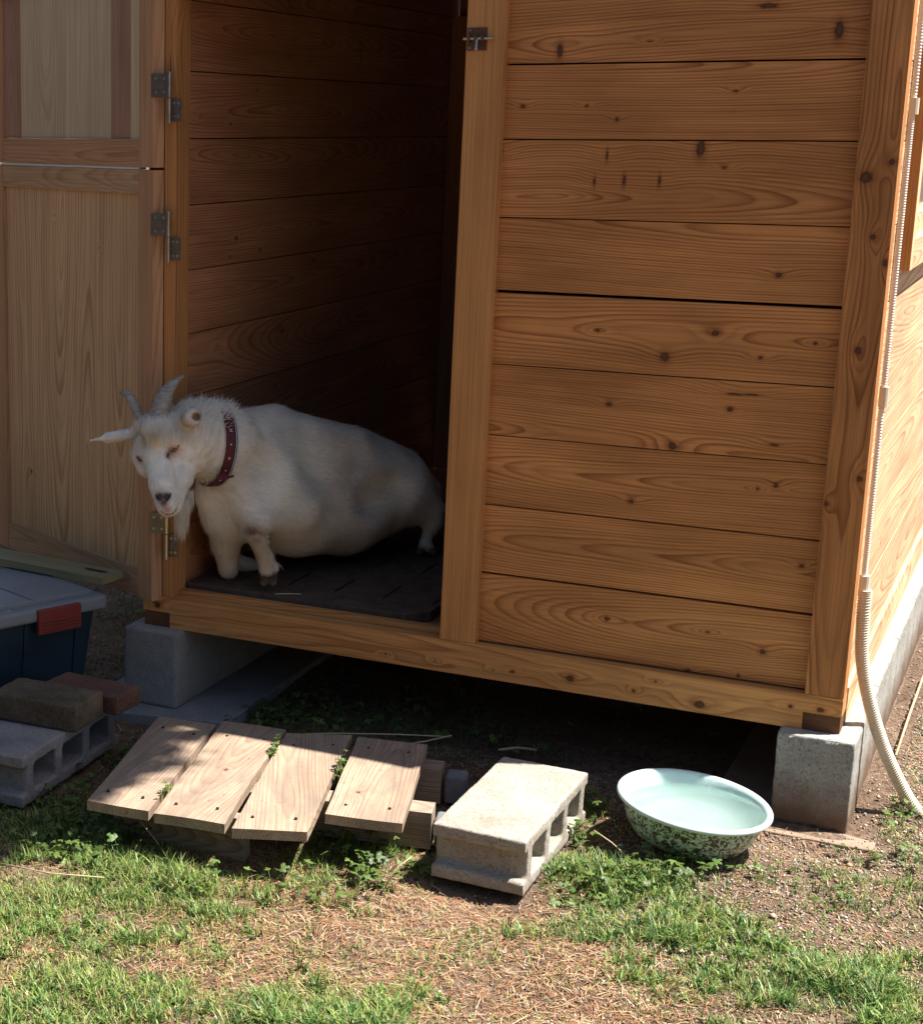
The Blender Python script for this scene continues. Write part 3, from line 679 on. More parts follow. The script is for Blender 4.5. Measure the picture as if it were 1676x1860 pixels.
def bearer(c0, L, wd_, z0, z1, seed, cham=.02):
    """c0 = right front lower corner, running left"""
    c0 = Vector((*c0, 0))
    wd = Wood(); wd.board(c0 + Vector((0, 0, z0)), -dV * L, dU * wd_, (0, 0, z1 - z0), seed, (.006, .003), 'flat', .0045, (), .55)
    return wd.obj('bearer', M['bearer'], pal)
bearer((-.733, -.268), .56, .055, -.01, .066, 951); bearer((-.672, -.498), .56, .058, -.01, .066, 952)
wd = Wood(); wd.board((-1.262, -.722, -.02), (.285, .014, 0), (0, 0, .086), (0, .028, 0), 953, (.006, .004), 'flat', .005, (), .35); wd.obj('bearer', M['bearer'], pal)
g2 = 'short grey timbers beside the pallet'
for nm, px_, lab in (('timber_offcut', (-.727, -.262), 'dark grey timber offcut in the shade at the rear right of the duckboard'), ('timber_offcut', (-.668, -.492), 'grey timber offcut in the sun between the duckboard and the hollow block')):
    q = Poly(); s_ = Vector((px_[0], px_[1], -.01)); q.obox(s_, dV * .045, dU * .05, (0, 0, .062))
    tag(q.obj(nm, M['grey_timber'], None, bevel=.006), lab, 'timber', g2)

# ================================================================= ENAMEL BASIN
bas = empty('enamel_basin', (-.227, -.205, 0), 'white enamel basin with speckled green outside, tipped on the soil by the corner block', 'basin')
nr = 96
def lathe(prof, nseg=nr):
    V = []; F = []
    for (r_, z_) in prof:
        for k in range(nseg):
            t_ = 2 * math.pi * k / nseg; V.append((r_ * math.cos(t_), r_ * math.sin(t_), z_))
    for i_ in range(len(prof) - 1):
        for k in range(nseg):
            k2 = (k + 1) % nseg; F.append((i_*nseg+k, i_*nseg+k2, (i_+1)*nseg+k2, (i_+1)*nseg+k))
    return V, F
tl = Matrix.Translation((-.227, -.236, .093)) @ Matrix.Rotation(R_(5), 4, 'Y')
def put(V): return [tuple(tl @ Vector(v)) for v in V]
inner = [(.0001, -.089), (.04, -.089), (.07, -.088), (.090, -.083), (.106, -.073), (.118, -.057), (.126, -.038), (.131, -.018), (.134, -.006), (.137, -.0015)]
rimp = [(.137, -.0015), (.1405, .0012), (.1445, .0008), (.1475, -.0025), (.148, -.0065), (.146, -.0095), (.142, -.0105), (.1365, -.0095)]
outer = [(.1365, -.0095), (.1335, -.020), (.1285, -.039), (.120, -.059), (.108, -.0755), (.092, -.086), (.072, -.0915), (.04, -.093), (.0001, -.093)]
V, F = lathe(inner + rimp[1:]); q = Poly(); q.add(put(V), F)
o = q.obj('basin_inside', M['enamel'], bas, smooth=True)
m, t, b = mat('speckled_enamel')
tc = N(t, 'ShaderNodeTexCoord').outputs['Object']
dn = N(t, 'ShaderNodeTexNoise'); dn.inputs['Scale'].default_value = 125; dn.inputs['Detail'].default_value = 2.5; dn.inputs['Distortion'].default_value = 1.2; t.links.new(tc, dn.inputs['Vector'])
r1 = ramp(t, [(0.47, (0.085, 0.06, 0.04)), (0.49, (0.10, 0.075, 0.05)), (0.50, (0.42, 0.60, 0.44)), (0.7, (0.62, 0.76, 0.60))]); t.links.new(dn.outputs[0], r1.inputs[0])
t.links.new(r1.outputs[0], b.inputs['Base Color']); b.inputs['Roughness'].default_value = .3
M['speckle'] = m
V, F = lathe(outer); q = Poly(); q.add(put(V), F); q.obj('basin_outside', M['speckle'], bas, smooth=True)
# water
m, t, b = mat('water'); b.inputs['Base Color'].default_value = (.93, .97, .96, 1); b.inputs['Roughness'].default_value = 0.0; b.inputs['IOR'].default_value = 1.33; b.inputs['Transmission Weight'].default_value = 1
M['water'] = m
zc = -.020
q = Poly(); wv = []
# horizontal water level inside the tipped bowl: solve radius per angle
wl = .093 + zc
cx_, cy_ = -.227, -.236
def rad_at(z_):
    pr = inner
    for k in range(len(pr) - 1):
        if pr[k][1] <= z_ <= pr[k+1][1] and pr[k+1][1] > pr[k][1]:
            f = (z_ - pr[k][1]) / (pr[k+1][1] - pr[k][1]); return pr[k][0] + f * (pr[k+1][0] - pr[k][0])
    return .1335
inv = tl.inverted(); ringw = []
for k in range(64):
    t_ = 2 * math.pi * k / 64; r_ = .125
    for _ in range(12):
        P_ = inv @ Vector((cx_ + r_ * math.cos(t_), cy_ + r_ * math.sin(t_), wl)); rr_ = math.hypot(P_.x, P_.y); r_ *= rad_at(P_.z) / rr_
    ringw.append((cx_ + r_ * 1.0 * math.cos(t_), cy_ + r_ * 1.0 * math.sin(t_), wl))
q.add(ringw, [tuple(range(64))]); q.obj('water', M['water'], bas)

# ================================================================= STORAGE BIN
bd = Vector((.397, .918, 0)); bn = Vector((.918, -.397, 0))        # along the visible side (to the back), outward normal
bc = Vector((-1.632, -.108, 0))                                    # rear right top corner of the lid
binr = empty('storage_bin', tuple(bc - bd * .25 - bn * .18), 'dark teal plastic storage bin with grey lid and red clip, standing left of the shed', 'bin')
def bbox(q, s0, s1, n0, n1, z0, z1, mi=0):
    q.obox(bc - bd * s1 - bn * n1 + Vector((0, 0, z0)), bd * (s1 - s0), bn * (n1 - n0), (0, 0, z1 - z0), mi)
q = Poly()
# tapered tub
def tub(q, i0, i1, z0, z1):
    L_, W_ = .62, .36
    def ringz(i_, z): return [bc - bd * s - bn * n_ + Vector((0, 0, z)) for s, n_ in ((i_, i_), (L_ - i_, i_), (L_ - i_, W_ - i_), (i_, W_ - i_))]
    q.add(ringz(i1, z0) + ringz(i0, z1), [(3,2,1,0), (4,5,6,7)] + [(k, (k+1) % 4, 4 + (k+1) % 4, 4 + k) for k in range(4)])
tub(q, .020, .048, -.01, .258)
q.obj('tub', M['tub'], binr, bevel=.014, seg=4)
for s_ in (.070, .215, .36, .50):
    q = Poly(); w_ = .012
    q.add([bc - bd * (s_ + a_) - bn * (n_ - e_) + Vector((0, 0, z_)) for (z_, n_) in ((.0, .0468), (.245, .0212)) for (a_, e_) in ((0, 0), (0, .004), (w_, .004), (w_, 0))], [(0, 4, 5, 1), (1, 5, 6, 2), (2, 6, 7, 3), (4, 7, 6, 5)])
    q.obj('rib', M['tub'], binr)
q = Poly(); bbox(q, 0, .62, 0, .36, .250, .285); o = q.obj('lid', M['lid'], binr, bevel=.009, seg=3)
q = Poly(); bbox(q, .03, .59, .03, .33, .282, .296); 
for s_ in (.19, .40): bbox(q, s_, s_ + .006, .03, .33, .2955, .299)
q.obj('lid_panel', M['lid'], o, bevel=.006, seg=3)
def onb(px): return px
q = Poly()
la, lb = (-1.7900, -0.2116, 0.2720), (-1.7387, -0.0915, 0.2720)
s0 = (bc - Vector(lb)).dot(bd); s1 = (bc - Vector(la)).dot(bd)
s0, s1 = .085, .205
bbox(q, s0, s1, -.010, .004, .222, .278); bbox(q, s0, s1, -.010, .03, .274, .281)
for k in range(4): bbox(q, s0 + .008, s1 - .012, -.0135, -.0098, .228 + k * .0075, .2315 + k * .0075)
q.obj('clip', M['latch'], binr, bevel=.0018)
q = Poly(); r = np.random.default_rng(2)
for k in range(26):
    s_ = .27 + r.uniform(0, .05); n_ = .012 + r.uniform(0, .05); a_ = r.uniform(-.5, .5)
    P_ = bc - bd * s_ - bn * n_ + Vector((0, 0, .2857 if n_ < .03 else .2965)); e = (bd * math.cos(a_) + bn * math.sin(a_)) * r.uniform(.004, .012)
    q.obox(P_, e, e.cross(Vector((0, 0, 1))).normalized() * .0014, (0, 0, .0003))
q.obj('scuff_marks', M['scuff'], binr)
# batten on the lid
b0, b1, b2 = Vector((-1.6592, -0.0892, 0.3180)), Vector((-1.9775, -0.0547, 0.3180)), Vector((-1.6491, -0.0054, 0.3180))
dirl = (b1 - b0).normalized(); perp = Vector((-dirl.y, dirl.x, 0)); 
if (b2 - b0).dot(perp) < 0: perp = -perp
wb = abs((b2 - b0).dot(perp))
wd = Wood(); wd.board(b0 - Vector((0, 0, .0175)), dirl * .55, perp * wb, (0, 0, .0175), 971, (.01, .004), 'quarter', .006, (), .5)
o = wd.obj('batten', M['batten'], None, org=tuple(b0)); tag(o, 'greenish treated wood batten lying across the lid of the storage bin', 'batten')
q = Poly(); c0_ = b0 + perp * wb * .55 + dirl * .055; 
pts = []
for k in range(14):
    a_ = 2 * math.pi * k / 14; pts.append(c0_ + dirl * (.032 * math.cos(a_) * (1 + .2 * math.sin(3 * a_))) + perp * (.0085 * math.sin(a_) * (1 + .25 * math.cos(2 * a_))) )
q.add([p_ + Vector((0, 0, .0003)) for p_ in pts] + [p_ + Vector((0, 0, .0025)) for p_ in pts], [tuple(range(14, 28))] + [(k, (k+1) % 14, 14 + (k+1) % 14, 14 + k) for k in range(14)])
q.obj('bark_patch', plain('bark', (.10, .025, .02), .8, 0, .4, 90), o)

# ================================================================= HOSE ON THE RIGHT CORNER
hs = empty('drain_hose', (.03, .08, .5), 'beige corrugated drain hose running down the right corner of the shed onto the soil', 'hose')
def corr(pts, r0, pitch, amp, name, seg=12, steps=None):
    pts = [Vector(p_) for p_ in pts]
    # catmull resample
    out = []
    for k in range(len(pts) - 1):
        p0 = pts[max(k-1, 0)]; p1 = pts[k]; p2 = pts[k+1]; p3 = pts[min(k+2, len(pts)-1)]
        n_ = max(2, int((p2 - p1).length / (pitch / 4)))
        for j in range(n_):
            t_ = j / n_
            out.append(.5 * ((2*p1) + (p2-p0)*t_ + (2*p0-5*p1+4*p2-p3)*t_*t_ + (3*p1-p0-3*p2+p3)*t_**3))
    out.append(pts[-1])
    rad = [r0 + amp * (1 if k % 4 in (0, 1) else -1) for k in range(len(out))]
    q = Poly(); q.tube(out, rad, seg); return q.obj(name, M['hose_pale'] if name == 'conduit' else M['hose'], hs, smooth=False)
corr([(.007, .078, 1.71), (.007, .078, 1.40), (.007, .078, .95), (.007, .078, .47)], .0056, .005, .0005, 'conduit', 10)
corr([(.012, .078, .475), (.013, .078, .4205), (.0167, .080, .351), (.0264, .0862, .2923), (.045, .0985, .2212), (.0698, .1148, .1492), (.0958, .132, .0884), (.1269, .1525, .027), (.154, .1704, -.012)], .0125, .0052, .0010, 'hose', 16)
for za, zb, rc in ((.462, .505, .0105), (.845, .885, .0092), (1.40, 1.43, .0092)):
    q = Poly(); q.tube([(.009, .078, za), (.009, .078, zb)], rc, 14); q.obj('coupling', M['hose'], hs, smooth=False)

# ================================================================= TREE (behind the shed; its crown shades the left side)
tr = empty('tree', (-1.1, 3.3, 0), 'broadleaf tree standing behind the shed with its crown spreading over the roof', 'tree')
mb = plain('bark_brown', (.11, .08, .055), .9, 0, .35, 20, .6)
q = Poly(); r = np.random.default_rng(12)
CC = Vector((-.14, .17, 3.9))
q.tube([(-1.1, 3.3, -.05), (-1.08, 3.2, .9), (-1.0, 3.0, 1.9), (-.9, 2.6, 2.8), (-.7, 1.9, 3.3)], [.14, .12, .10, .085, .07], 12)
crown_c = [(CC, .62)]
limbs = [[(-.9, 2.6, 2.8), (-.9, 2.4, 3.6), (-.8, 2.3, 4.6)], [(-.7, 1.9, 3.3), (-.5, 1.1, 3.6), (-.35, .5, 3.85), (-.3, .1, 4.0)], [(-1.0, 3.0, 1.9), (-1.6, 3.2, 2.9), (-1.9, 3.3, 3.9)], [(-.5, 1.1, 3.6), (-.9, .6, 3.9), (-1.2, .3, 4.1)]]
for l_ in limbs: q.tube(l_, [.055 - .04 * k / (len(l_) - 1) for k in range(len(l_))], 8)
q.obj('trunk', mb, tr, smooth=True)
cl = []
def blob(c, rad, n_):
    for _ in range(n_):
        d = r.normal(0, 1, 3); d /= np.linalg.norm(d); cl.append(np.array(c) + d * rad * r.uniform(.15, 1) ** .5)
for (c, rad, n_) in ((CC, .60, 900), (CC + Vector((-.75, -.1, .25)), .65, 700), (Vector((-.9, 2.3, 4.7)), .8, 500), (Vector((-1.9, 3.3, 4.0)), .7, 400), (Vector((-1.5, 1.2, 4.4)), .7, 500)): blob(c, rad, n_)
P = np.repeat(np.array(cl), 26, 0); P = P + r.normal(0, .055, P.shape)
nL = len(P)
a1 = r.normal(0, 1, (nL, 3)); a1 /= np.linalg.norm(a1, axis=1)[:, None]; a2 = np.cross(a1, r.normal(0, 1, (nL, 3))); a2 /= np.linalg.norm(a2, axis=1)[:, None]
s1 = r.uniform(.03, .05, nL)[:, None]; s2 = s1 * .5
V = np.stack([P - a1 * s1, P + a2 * s2, P + a1 * s1, P - a2 * s2], 1).reshape(-1, 3)
F = np.arange(nL * 4).reshape(-1, 4)
lc = np.repeat(np.array([[.06, .11, .03]]) * r.uniform(.6, 1.4, (nL, 1)), 4, 0)
link('crown', mesh_np('crown', V, F, attrs={'col': lc}), attr_mat('leaf', .55, .3, .35), tr)

# evergreen row added behind the camera, unseen: keeps skylight off the shed front
hd = empty('sky_block_hedge', (1.2, -8.5, 0), 'unseen tall dark evergreen row added opposite the shed to block skylight', 'sky_block_hedge')
q = Poly(); q.box((-9, -9.4, 0), (8, -8.0, 3.2)); q.box((-7.8, -7.9, 0), (-6.6, 1.5, 3.0)); q.obj('sky_block_core', plain('hedge_green', (.03, .045, .02), .9, 0, .4, 3), hd)
rh = np.random.default_rng(77); nH = 9000
P = np.stack([rh.uniform(-9, 8, nH), rh.uniform(-8.1, -7.75, nH), rh.uniform(.1, 3.3, nH)], 1); P[6500:] = np.stack([rh.uniform(-6.7, -6.35, 2500), rh.uniform(-7.9, 1.5, 2500), rh.uniform(.1, 3.1, 2500)], 1)
a1 = rh.normal(0, 1, (nH, 3)); a1 /= np.linalg.norm(a1, axis=1)[:, None]; a2 = np.cross(a1, rh.normal(0, 1, (nH, 3))); a2 /= np.linalg.norm(a2, axis=1)[:, None]
s1 = rh.uniform(.08, .16, nH)[:, None]
V = np.stack([P - a1 * s1, P + a2 * s1 * .6, P + a1 * s1, P - a2 * s1 * .6], 1).reshape(-1, 3)
link('foliage', mesh_np('foliage', V, np.arange(nH * 4).reshape(-1, 4), attrs={'col': np.repeat(np.array([[.045, .075, .025]]) * rh.uniform(.6, 1.4, (nH, 1)), 4, 0)}), bpy.data.materials['leaf'], hd)

# ================================================================= GOAT
goat = empty('goat', (-1.30, .35, .289), 'white goat with grey horns, beard and red collar, half kneeling in the shed doorway', 'goat')
PR = []
LAT = np.array([.88, -.475, 0.0])
def cap(a, b, ra, rb=None, k=.035, lat=None, s=1.0):
    PR.append((np.array(a, float), np.array(b, float), ra, ra if rb is None else rb, k, lat, s))
def eval1(pr, P):
    a, b, ra, rb, k, lat, s = pr
    if lat is not None:
        off = ((P - a) @ lat) * (s - 1)
        P = P + off[..., None] * lat
    ab = b - a; L2 = ab @ ab
    if L2 < 1e-9: return np.sqrt(((P - a) ** 2).sum(-1)) - ra
    t_ = np.clip(((P - a) @ ab) / L2, 0, 1)
    return np.sqrt(((P - a - t_[..., None] * ab) ** 2).sum(-1)) - (ra + (rb - ra) * t_)
def smin(a, b, k):
    h = np.clip(.5 + .5 * (b - a) / k, 0, 1); return b * (1 - h) + a * h - k * h * (1 - h)
L = LAT
# trunk
cap((-1.3948, 0.1700, 0.6127), (-1.3306, 0.3400, 0.5534), .100, .103, .05, L, 1.15)
cap((-1.3975, 0.1400, 0.5022), (-1.3294, 0.3100, 0.4453), .098, .106, .05, L, 1.15)
cap((-1.3306, 0.3400, 0.5534), (-1.2537, 0.4800, 0.5084), .103, .108, .05, L, 1.1)
cap((-1.3294, 0.3100, 0.4453), (-1.2613, 0.4500, 0.4271), .106, .107, .05, L, 1.1)
cap((-1.2537, 0.4800, 0.5084), (-1.1798, 0.5700, 0.4754), .108, .088, .05, L, 1.1)
cap((-1.2613, 0.4500, 0.4271), (-1.2225, 0.5300, 0.4202), .107, .082, .05)
cap((-1.1798, 0.5700, 0.4754), (-1.1416, 0.6400, 0.4461), .088, .060, .05)
cap((-1.3625, 0.2400, 0.6699), (-1.3567, 0.2600, 0.6606), .035, .035, .06)
# hip, thigh, hind leg
cap((-1.1407, 0.5600, 0.4553), (-1.0924, 0.6000, 0.4094), .060, .034, .04)
cap((-1.0924, 0.6000, 0.4094), (-1.0796, 0.6000, 0.3890), .034, .021, .02)
cap((-1.0796, 0.6000, 0.3890), (-1.0934, 0.6000, 0.3289), .020, .0145, .012)
cap((-1.0934, 0.6000, 0.3289), (-1.1020, 0.5850, 0.3061), .014, .010, .008)
cap((-1.0934, 0.6000, 0.3289), (-1.0730, 0.6000, 0.3065), .013, .010, .008)
cap((-1.2368, 0.6800, 0.3776), (-1.2330, 0.7400, 0.3282), .045, .022, .03)
cap((-1.2330, 0.7400, 0.3282), (-1.2469, 0.7400, 0.2806), .018, .013, .01)
# folded near foreleg
cap((-1.3253, 0.1500, 0.5392), (-1.2812, 0.2000, 0.4802), .062, .046, .06)
cap((-1.3054, 0.2550, 0.4642), (-1.3184, 0.0550, 0.4721), .042, .031, .055)
cap((-1.3222, 0.0450, 0.4684), (-1.3299, 0.0500, 0.4478), .026, .024, .012)
cap((-1.3279, 0.0550, 0.4429), (-1.3119, 0.0850, 0.3806), .0225, .0165, .012)
cap((-1.3119, 0.0850, 0.3806), (-1.3058, 0.0920, 0.3472), .017, .0205, .008)
cap((-1.3058, 0.0920, 0.3472), (-1.3048, 0.0940, 0.3278), .0185, .0150, .006)
cap((-1.3078, 0.0940, 0.3301), (-1.3119, 0.0850, 0.3126), .0125, .0085, .005)
cap((-1.3015, 0.0960, 0.3305), (-1.2943, 0.0970, 0.3148), .0125, .0085, .005)
cap((-1.2890, 0.0960, 0.3539), (-1.2859, 0.0960, 0.3462), .007, .005, .008)
# kneeling foreleg
cap((-1.4243, 0.1000, 0.4428), (-1.4334, 0.1200, 0.3895), .050, .034, .03)
cap((-1.4334, 0.1200, 0.3895), (-1.4358, 0.1350, 0.3514), .033, .0255, .015)
cap((-1.4358, 0.1350, 0.3514), (-1.4396, 0.1500, 0.3154), .0255, .0265, .012)
cap((-1.4519, 0.1900, 0.3232), (-1.4276, 0.3000, 0.2873), .022, .017, .015)
# neck
cap((-1.4485, -0.0450, 0.6661), (-1.4200, 0.0500, 0.6431), .066, .081, .03)
cap((-1.4200, 0.0500, 0.6431), (-1.4066, 0.1500, 0.5716), .083, .098, .04)
cap((-1.4640, -0.0300, 0.7143), (-1.4297, 0.0300, 0.7019), .034, .040, .03)
# hip bones, shoulder point, breast bone
cap((-1.1789, 0.5200, 0.5646), (-1.1675, 0.5300, 0.5555), .020, .018, .035)
cap((-1.3004, 0.3000, 0.6389), (-1.2326, 0.4200, 0.6124), .030, .026, .05)
cap((-1.3821, 0.0550, 0.5638), (-1.3620, 0.0600, 0.5183), .035, .030, .04)
cap((-1.4423, 0.0600, 0.5164), (-1.4370, 0.0800, 0.4726), .036, .030, .04)
NBODY = len(PR)
# head
cap((-1.4869, -0.0950, 0.6807), (-1.4806, -0.0800, 0.6816), .046, .048, .02)
cap((-1.5308, -0.1150, 0.6308), (-1.5192, -0.1200, 0.6069), .022, .024, .02)
cap((-1.4508, -0.0700, 0.6284), (-1.4459, -0.0950, 0.5865), .040, .030, .02)
cap((-1.4849, -0.1300, 0.6351), (-1.4569, -0.1600, 0.5816), .035, .0285, .02)
cap((-1.4569, -0.1600, 0.5816), (-1.4371, -0.1750, 0.5391), .0285, .0255, .015)
cap((-1.4408, -0.1100, 0.5871), (-1.4295, -0.1520, 0.5394), .026, .018, .015)
cap((-1.4419, -0.1660, 0.5266), (-1.4309, -0.1600, 0.5305), .0175, .0165, .01)
cap((-1.5041, -0.1350, 0.6982), (-1.4829, -0.1420, 0.6782), .020, .020, .02)
cap((-1.4536, -0.1250, 0.6807), (-1.4448, -0.1120, 0.6693), .0155, .0145, .012)
cap((-1.5309, -0.1150, 0.6541), (-1.5350, -0.1180, 0.6361), .019, .018, .026)
cap((-1.5061, -0.1050, 0.7024), (-1.5017, -0.1000, 0.7059), .026, .026, .02)
cap((-1.5511, -0.0920, 0.6979), (-1.5449, -0.0900, 0.7007), .017, .017, .015)
# ears
cap((-1.5623, -0.0850, 0.6790), (-1.6849, -0.1000, 0.6559), .0155, .0032, .012, np.array([.49, -.87, 0]), 1.6)
cap((-1.5918, -0.0850, 0.6724), (-1.6426, -0.0900, 0.6621), .0158, .0138, .004, np.array([.49, -.87, 0]), 1.6)
cap((-1.4542, -0.0650, 0.7048), (-1.4042, -0.1150, 0.7355), .016, .021, .012)
CARVE = [(np.array((-1.3873, -0.1370, 0.7413)), .0165, .004), (np.array((-1.3943, -0.1180, 0.7368)), .010, .004), (np.array((-1.4187, -0.1990, 0.5635)), .0065, .002), (np.array((-1.4499, -0.1960, 0.5545)), .0055, .002)]
def sdf(P, hi=None):
    d = np.full(P.shape[:-1], 1.0)
    for pr in PR[:hi]: d = smin(d, eval1(pr, P), pr[4])
    if hi is None:
        for c, r_, k in CARVE: d = -smin(-d, np.sqrt(((P - c) ** 2).sum(-1)) - r_, k)
    return d
CP = np.array([0.34453596, -3.49499061, 1.37166901])
def hit(T_):
    """skin point straight behind the guide point T_, seen from the yard"""
    T_ = np.array(T_, float); d = T_ - CP; d /= np.linalg.norm(d); P_ = T_ - d * .12
    for _ in range(60):
        s_ = sdf(P_[None])[0]
        if s_ < .0004: break
        P_ = P_ + d * max(s_ * .7, .0003)
    return Vector(P_)
def grid_sdf(lo_, hi_, h):
    n = [int(math.ceil((hi_[a] - lo_[a]) / h)) + 1 for a in range(3)]
    axs = [lo_[a] + h * np.arange(n[a]) for a in range(3)]
    D = np.full(n, .2, np.float32)
    def window(lo2, hi2):
        return tuple(slice(max(0, int((lo2[a] - lo_[a]) / h)), min(n[a], int((hi2[a] - lo_[a]) / h) + 2)) for a in range(3))
    def pts(wn): return np.stack(np.meshgrid(axs[0][wn[0]], axs[1][wn[1]], axs[2][wn[2]], indexing='ij'), -1)
    for pr in PR:
        a, b, ra, rb, k, lat, s = pr; mr = max(ra, rb) + k + .012
        wn = window(np.minimum(a, b) - mr, np.maximum(a, b) + mr)
        D[wn] = smin(D[wn], eval1(pr, pts(wn)), pr[4])
    for c, r_, k in CARVE:
        wn = window(c - r_ - .02, c + r_ + .02)
        D[wn] = -smin(-D[wn], np.sqrt(((pts(wn) - c) ** 2).sum(-1)) - r_, k)
    return D, np.array(lo_)
def surface_nets(D, lo_, h):
    S = D < 0; n = D.shape
    c = np.zeros([x - 1 for x in n], np.int8)
    for dx in (0, 1):
        for dy in (0, 1):
            for dz in (0, 1): c += S[dx:n[0]-1+dx, dy:n[1]-1+dy, dz:n[2]-1+dz]
    act = (c > 0) & (c < 8); I = np.argwhere(act)
    idx = np.full(act.shape, -1, np.int64); idx[act] = np.arange(len(I))
    acc = np.zeros((len(I), 3)); cnt = np.zeros(len(I))
    cor = [(a, b, c_) for a in (0, 1) for b in (0, 1) for c_ in (0, 1)]
    for p_ in cor:
        for ax_ in range(3):
            if p_[ax_]: continue
            q_ = list(p_); q_[ax_] = 1
            d0 = D[I[:,0]+p_[0], I[:,1]+p_[1], I[:,2]+p_[2]]; d1 = D[I[:,0]+q_[0], I[:,1]+q_[1], I[:,2]+q_[2]]
            mk = (d0 < 0) != (d1 < 0); t_ = np.where(mk, d0 / np.where(mk, d0 - d1, 1), 0)
            v = np.tile(np.array(p_, float), (len(I), 1)); v[:, ax_] += t_
            acc += v * mk[:, None]; cnt += mk
    V = (I + acc / cnt[:, None]) * h + lo_
    F = []
    for ax_ in range(3):
        o1, o2 = [(1, 2), (2, 0), (0, 1)][ax_]
        sl0 = [slice(1, -1)] * 3; sl0[ax_] = slice(0, -1); sl1 = list(sl0); sl1[ax_] = slice(1, None)
        a = S[tuple(sl0)]; b = S[tuple(sl1)]
        for sg in (0, 1):
            mk = (a & ~b) if sg == 0 else (~a & b)
            E = np.argwhere(mk) + 1; E[:, ax_] -= 1
            q_ = []
            for (u, v) in ((0, 0), (-1, 0), (-1, -1), (0, -1)):
                e = E.copy(); e[:, o1] += u; e[:, o2] += v; q_.append(idx[e[:,0], e[:,1], e[:,2]])
            q_ = np.stack(q_, 1)
            if sg == 1: q_ = q_[:, ::-1]
            F.append(q_)
    return V, np.concatenate(F)
for c_, dep, r_ in (((-1.1385, 0.5000, 0.4839), .005, .06), ((-1.1542, 0.4200, 0.4730), .003, .07), ((-1.2779, 0.0600, 0.5997), .003, .07), ((-1.2180, 0.2500, 0.5458), -.0, .05)):
    if dep > 0:
        hp = np.array(hit(c_)); CARVE.append((hp + np.array([.48, -.85, .15]) * (r_ - dep), r_, .03))
h_ = .0042
D_, lo_ = grid_sdf((-1.86, -.30, .272), (-.98, .90, .86), h_)
gx = [lo_[a] + h_ * np.arange(D_.shape[a]) for a in range(3)]
rr3 = np.random.default_rng(6)
for _ in range(7):      # loose skin and muscle unevenness
    kk_ = rr3.normal(0, 30, 3); D_ += (.00025 * np.sin(gx[0][:, None, None] * kk_[0] + gx[1][None, :, None] * kk_[1] + gx[2][None, None, :] * kk_[2] + rr3.uniform(0, 6))).astype(np.float32)
gv, gf = surface_nets(D_, lo_, h_)
def grad(P, e=.0015):
    g = np.stack([sdf(P + np.eye(3)[a] * e) - sdf(P - np.eye(3)[a] * e) for a in range(3)], -1)
    return g / (np.linalg.norm(g, axis=1)[:, None] + 1e-9)
HORI = np.array((-1.4986, -0.1000, 0.6830)); MUZ = np.array((-1.4315, -0.1800, 0.5305))
HC = {}
def hc(c):
    if c not in HC: HC[c] = np.array(hit(c))
    return HC[c]
def g3(P, c, r_): return np.exp(-((P - hc(c)) ** 2).sum(-1) / r_ ** 2)
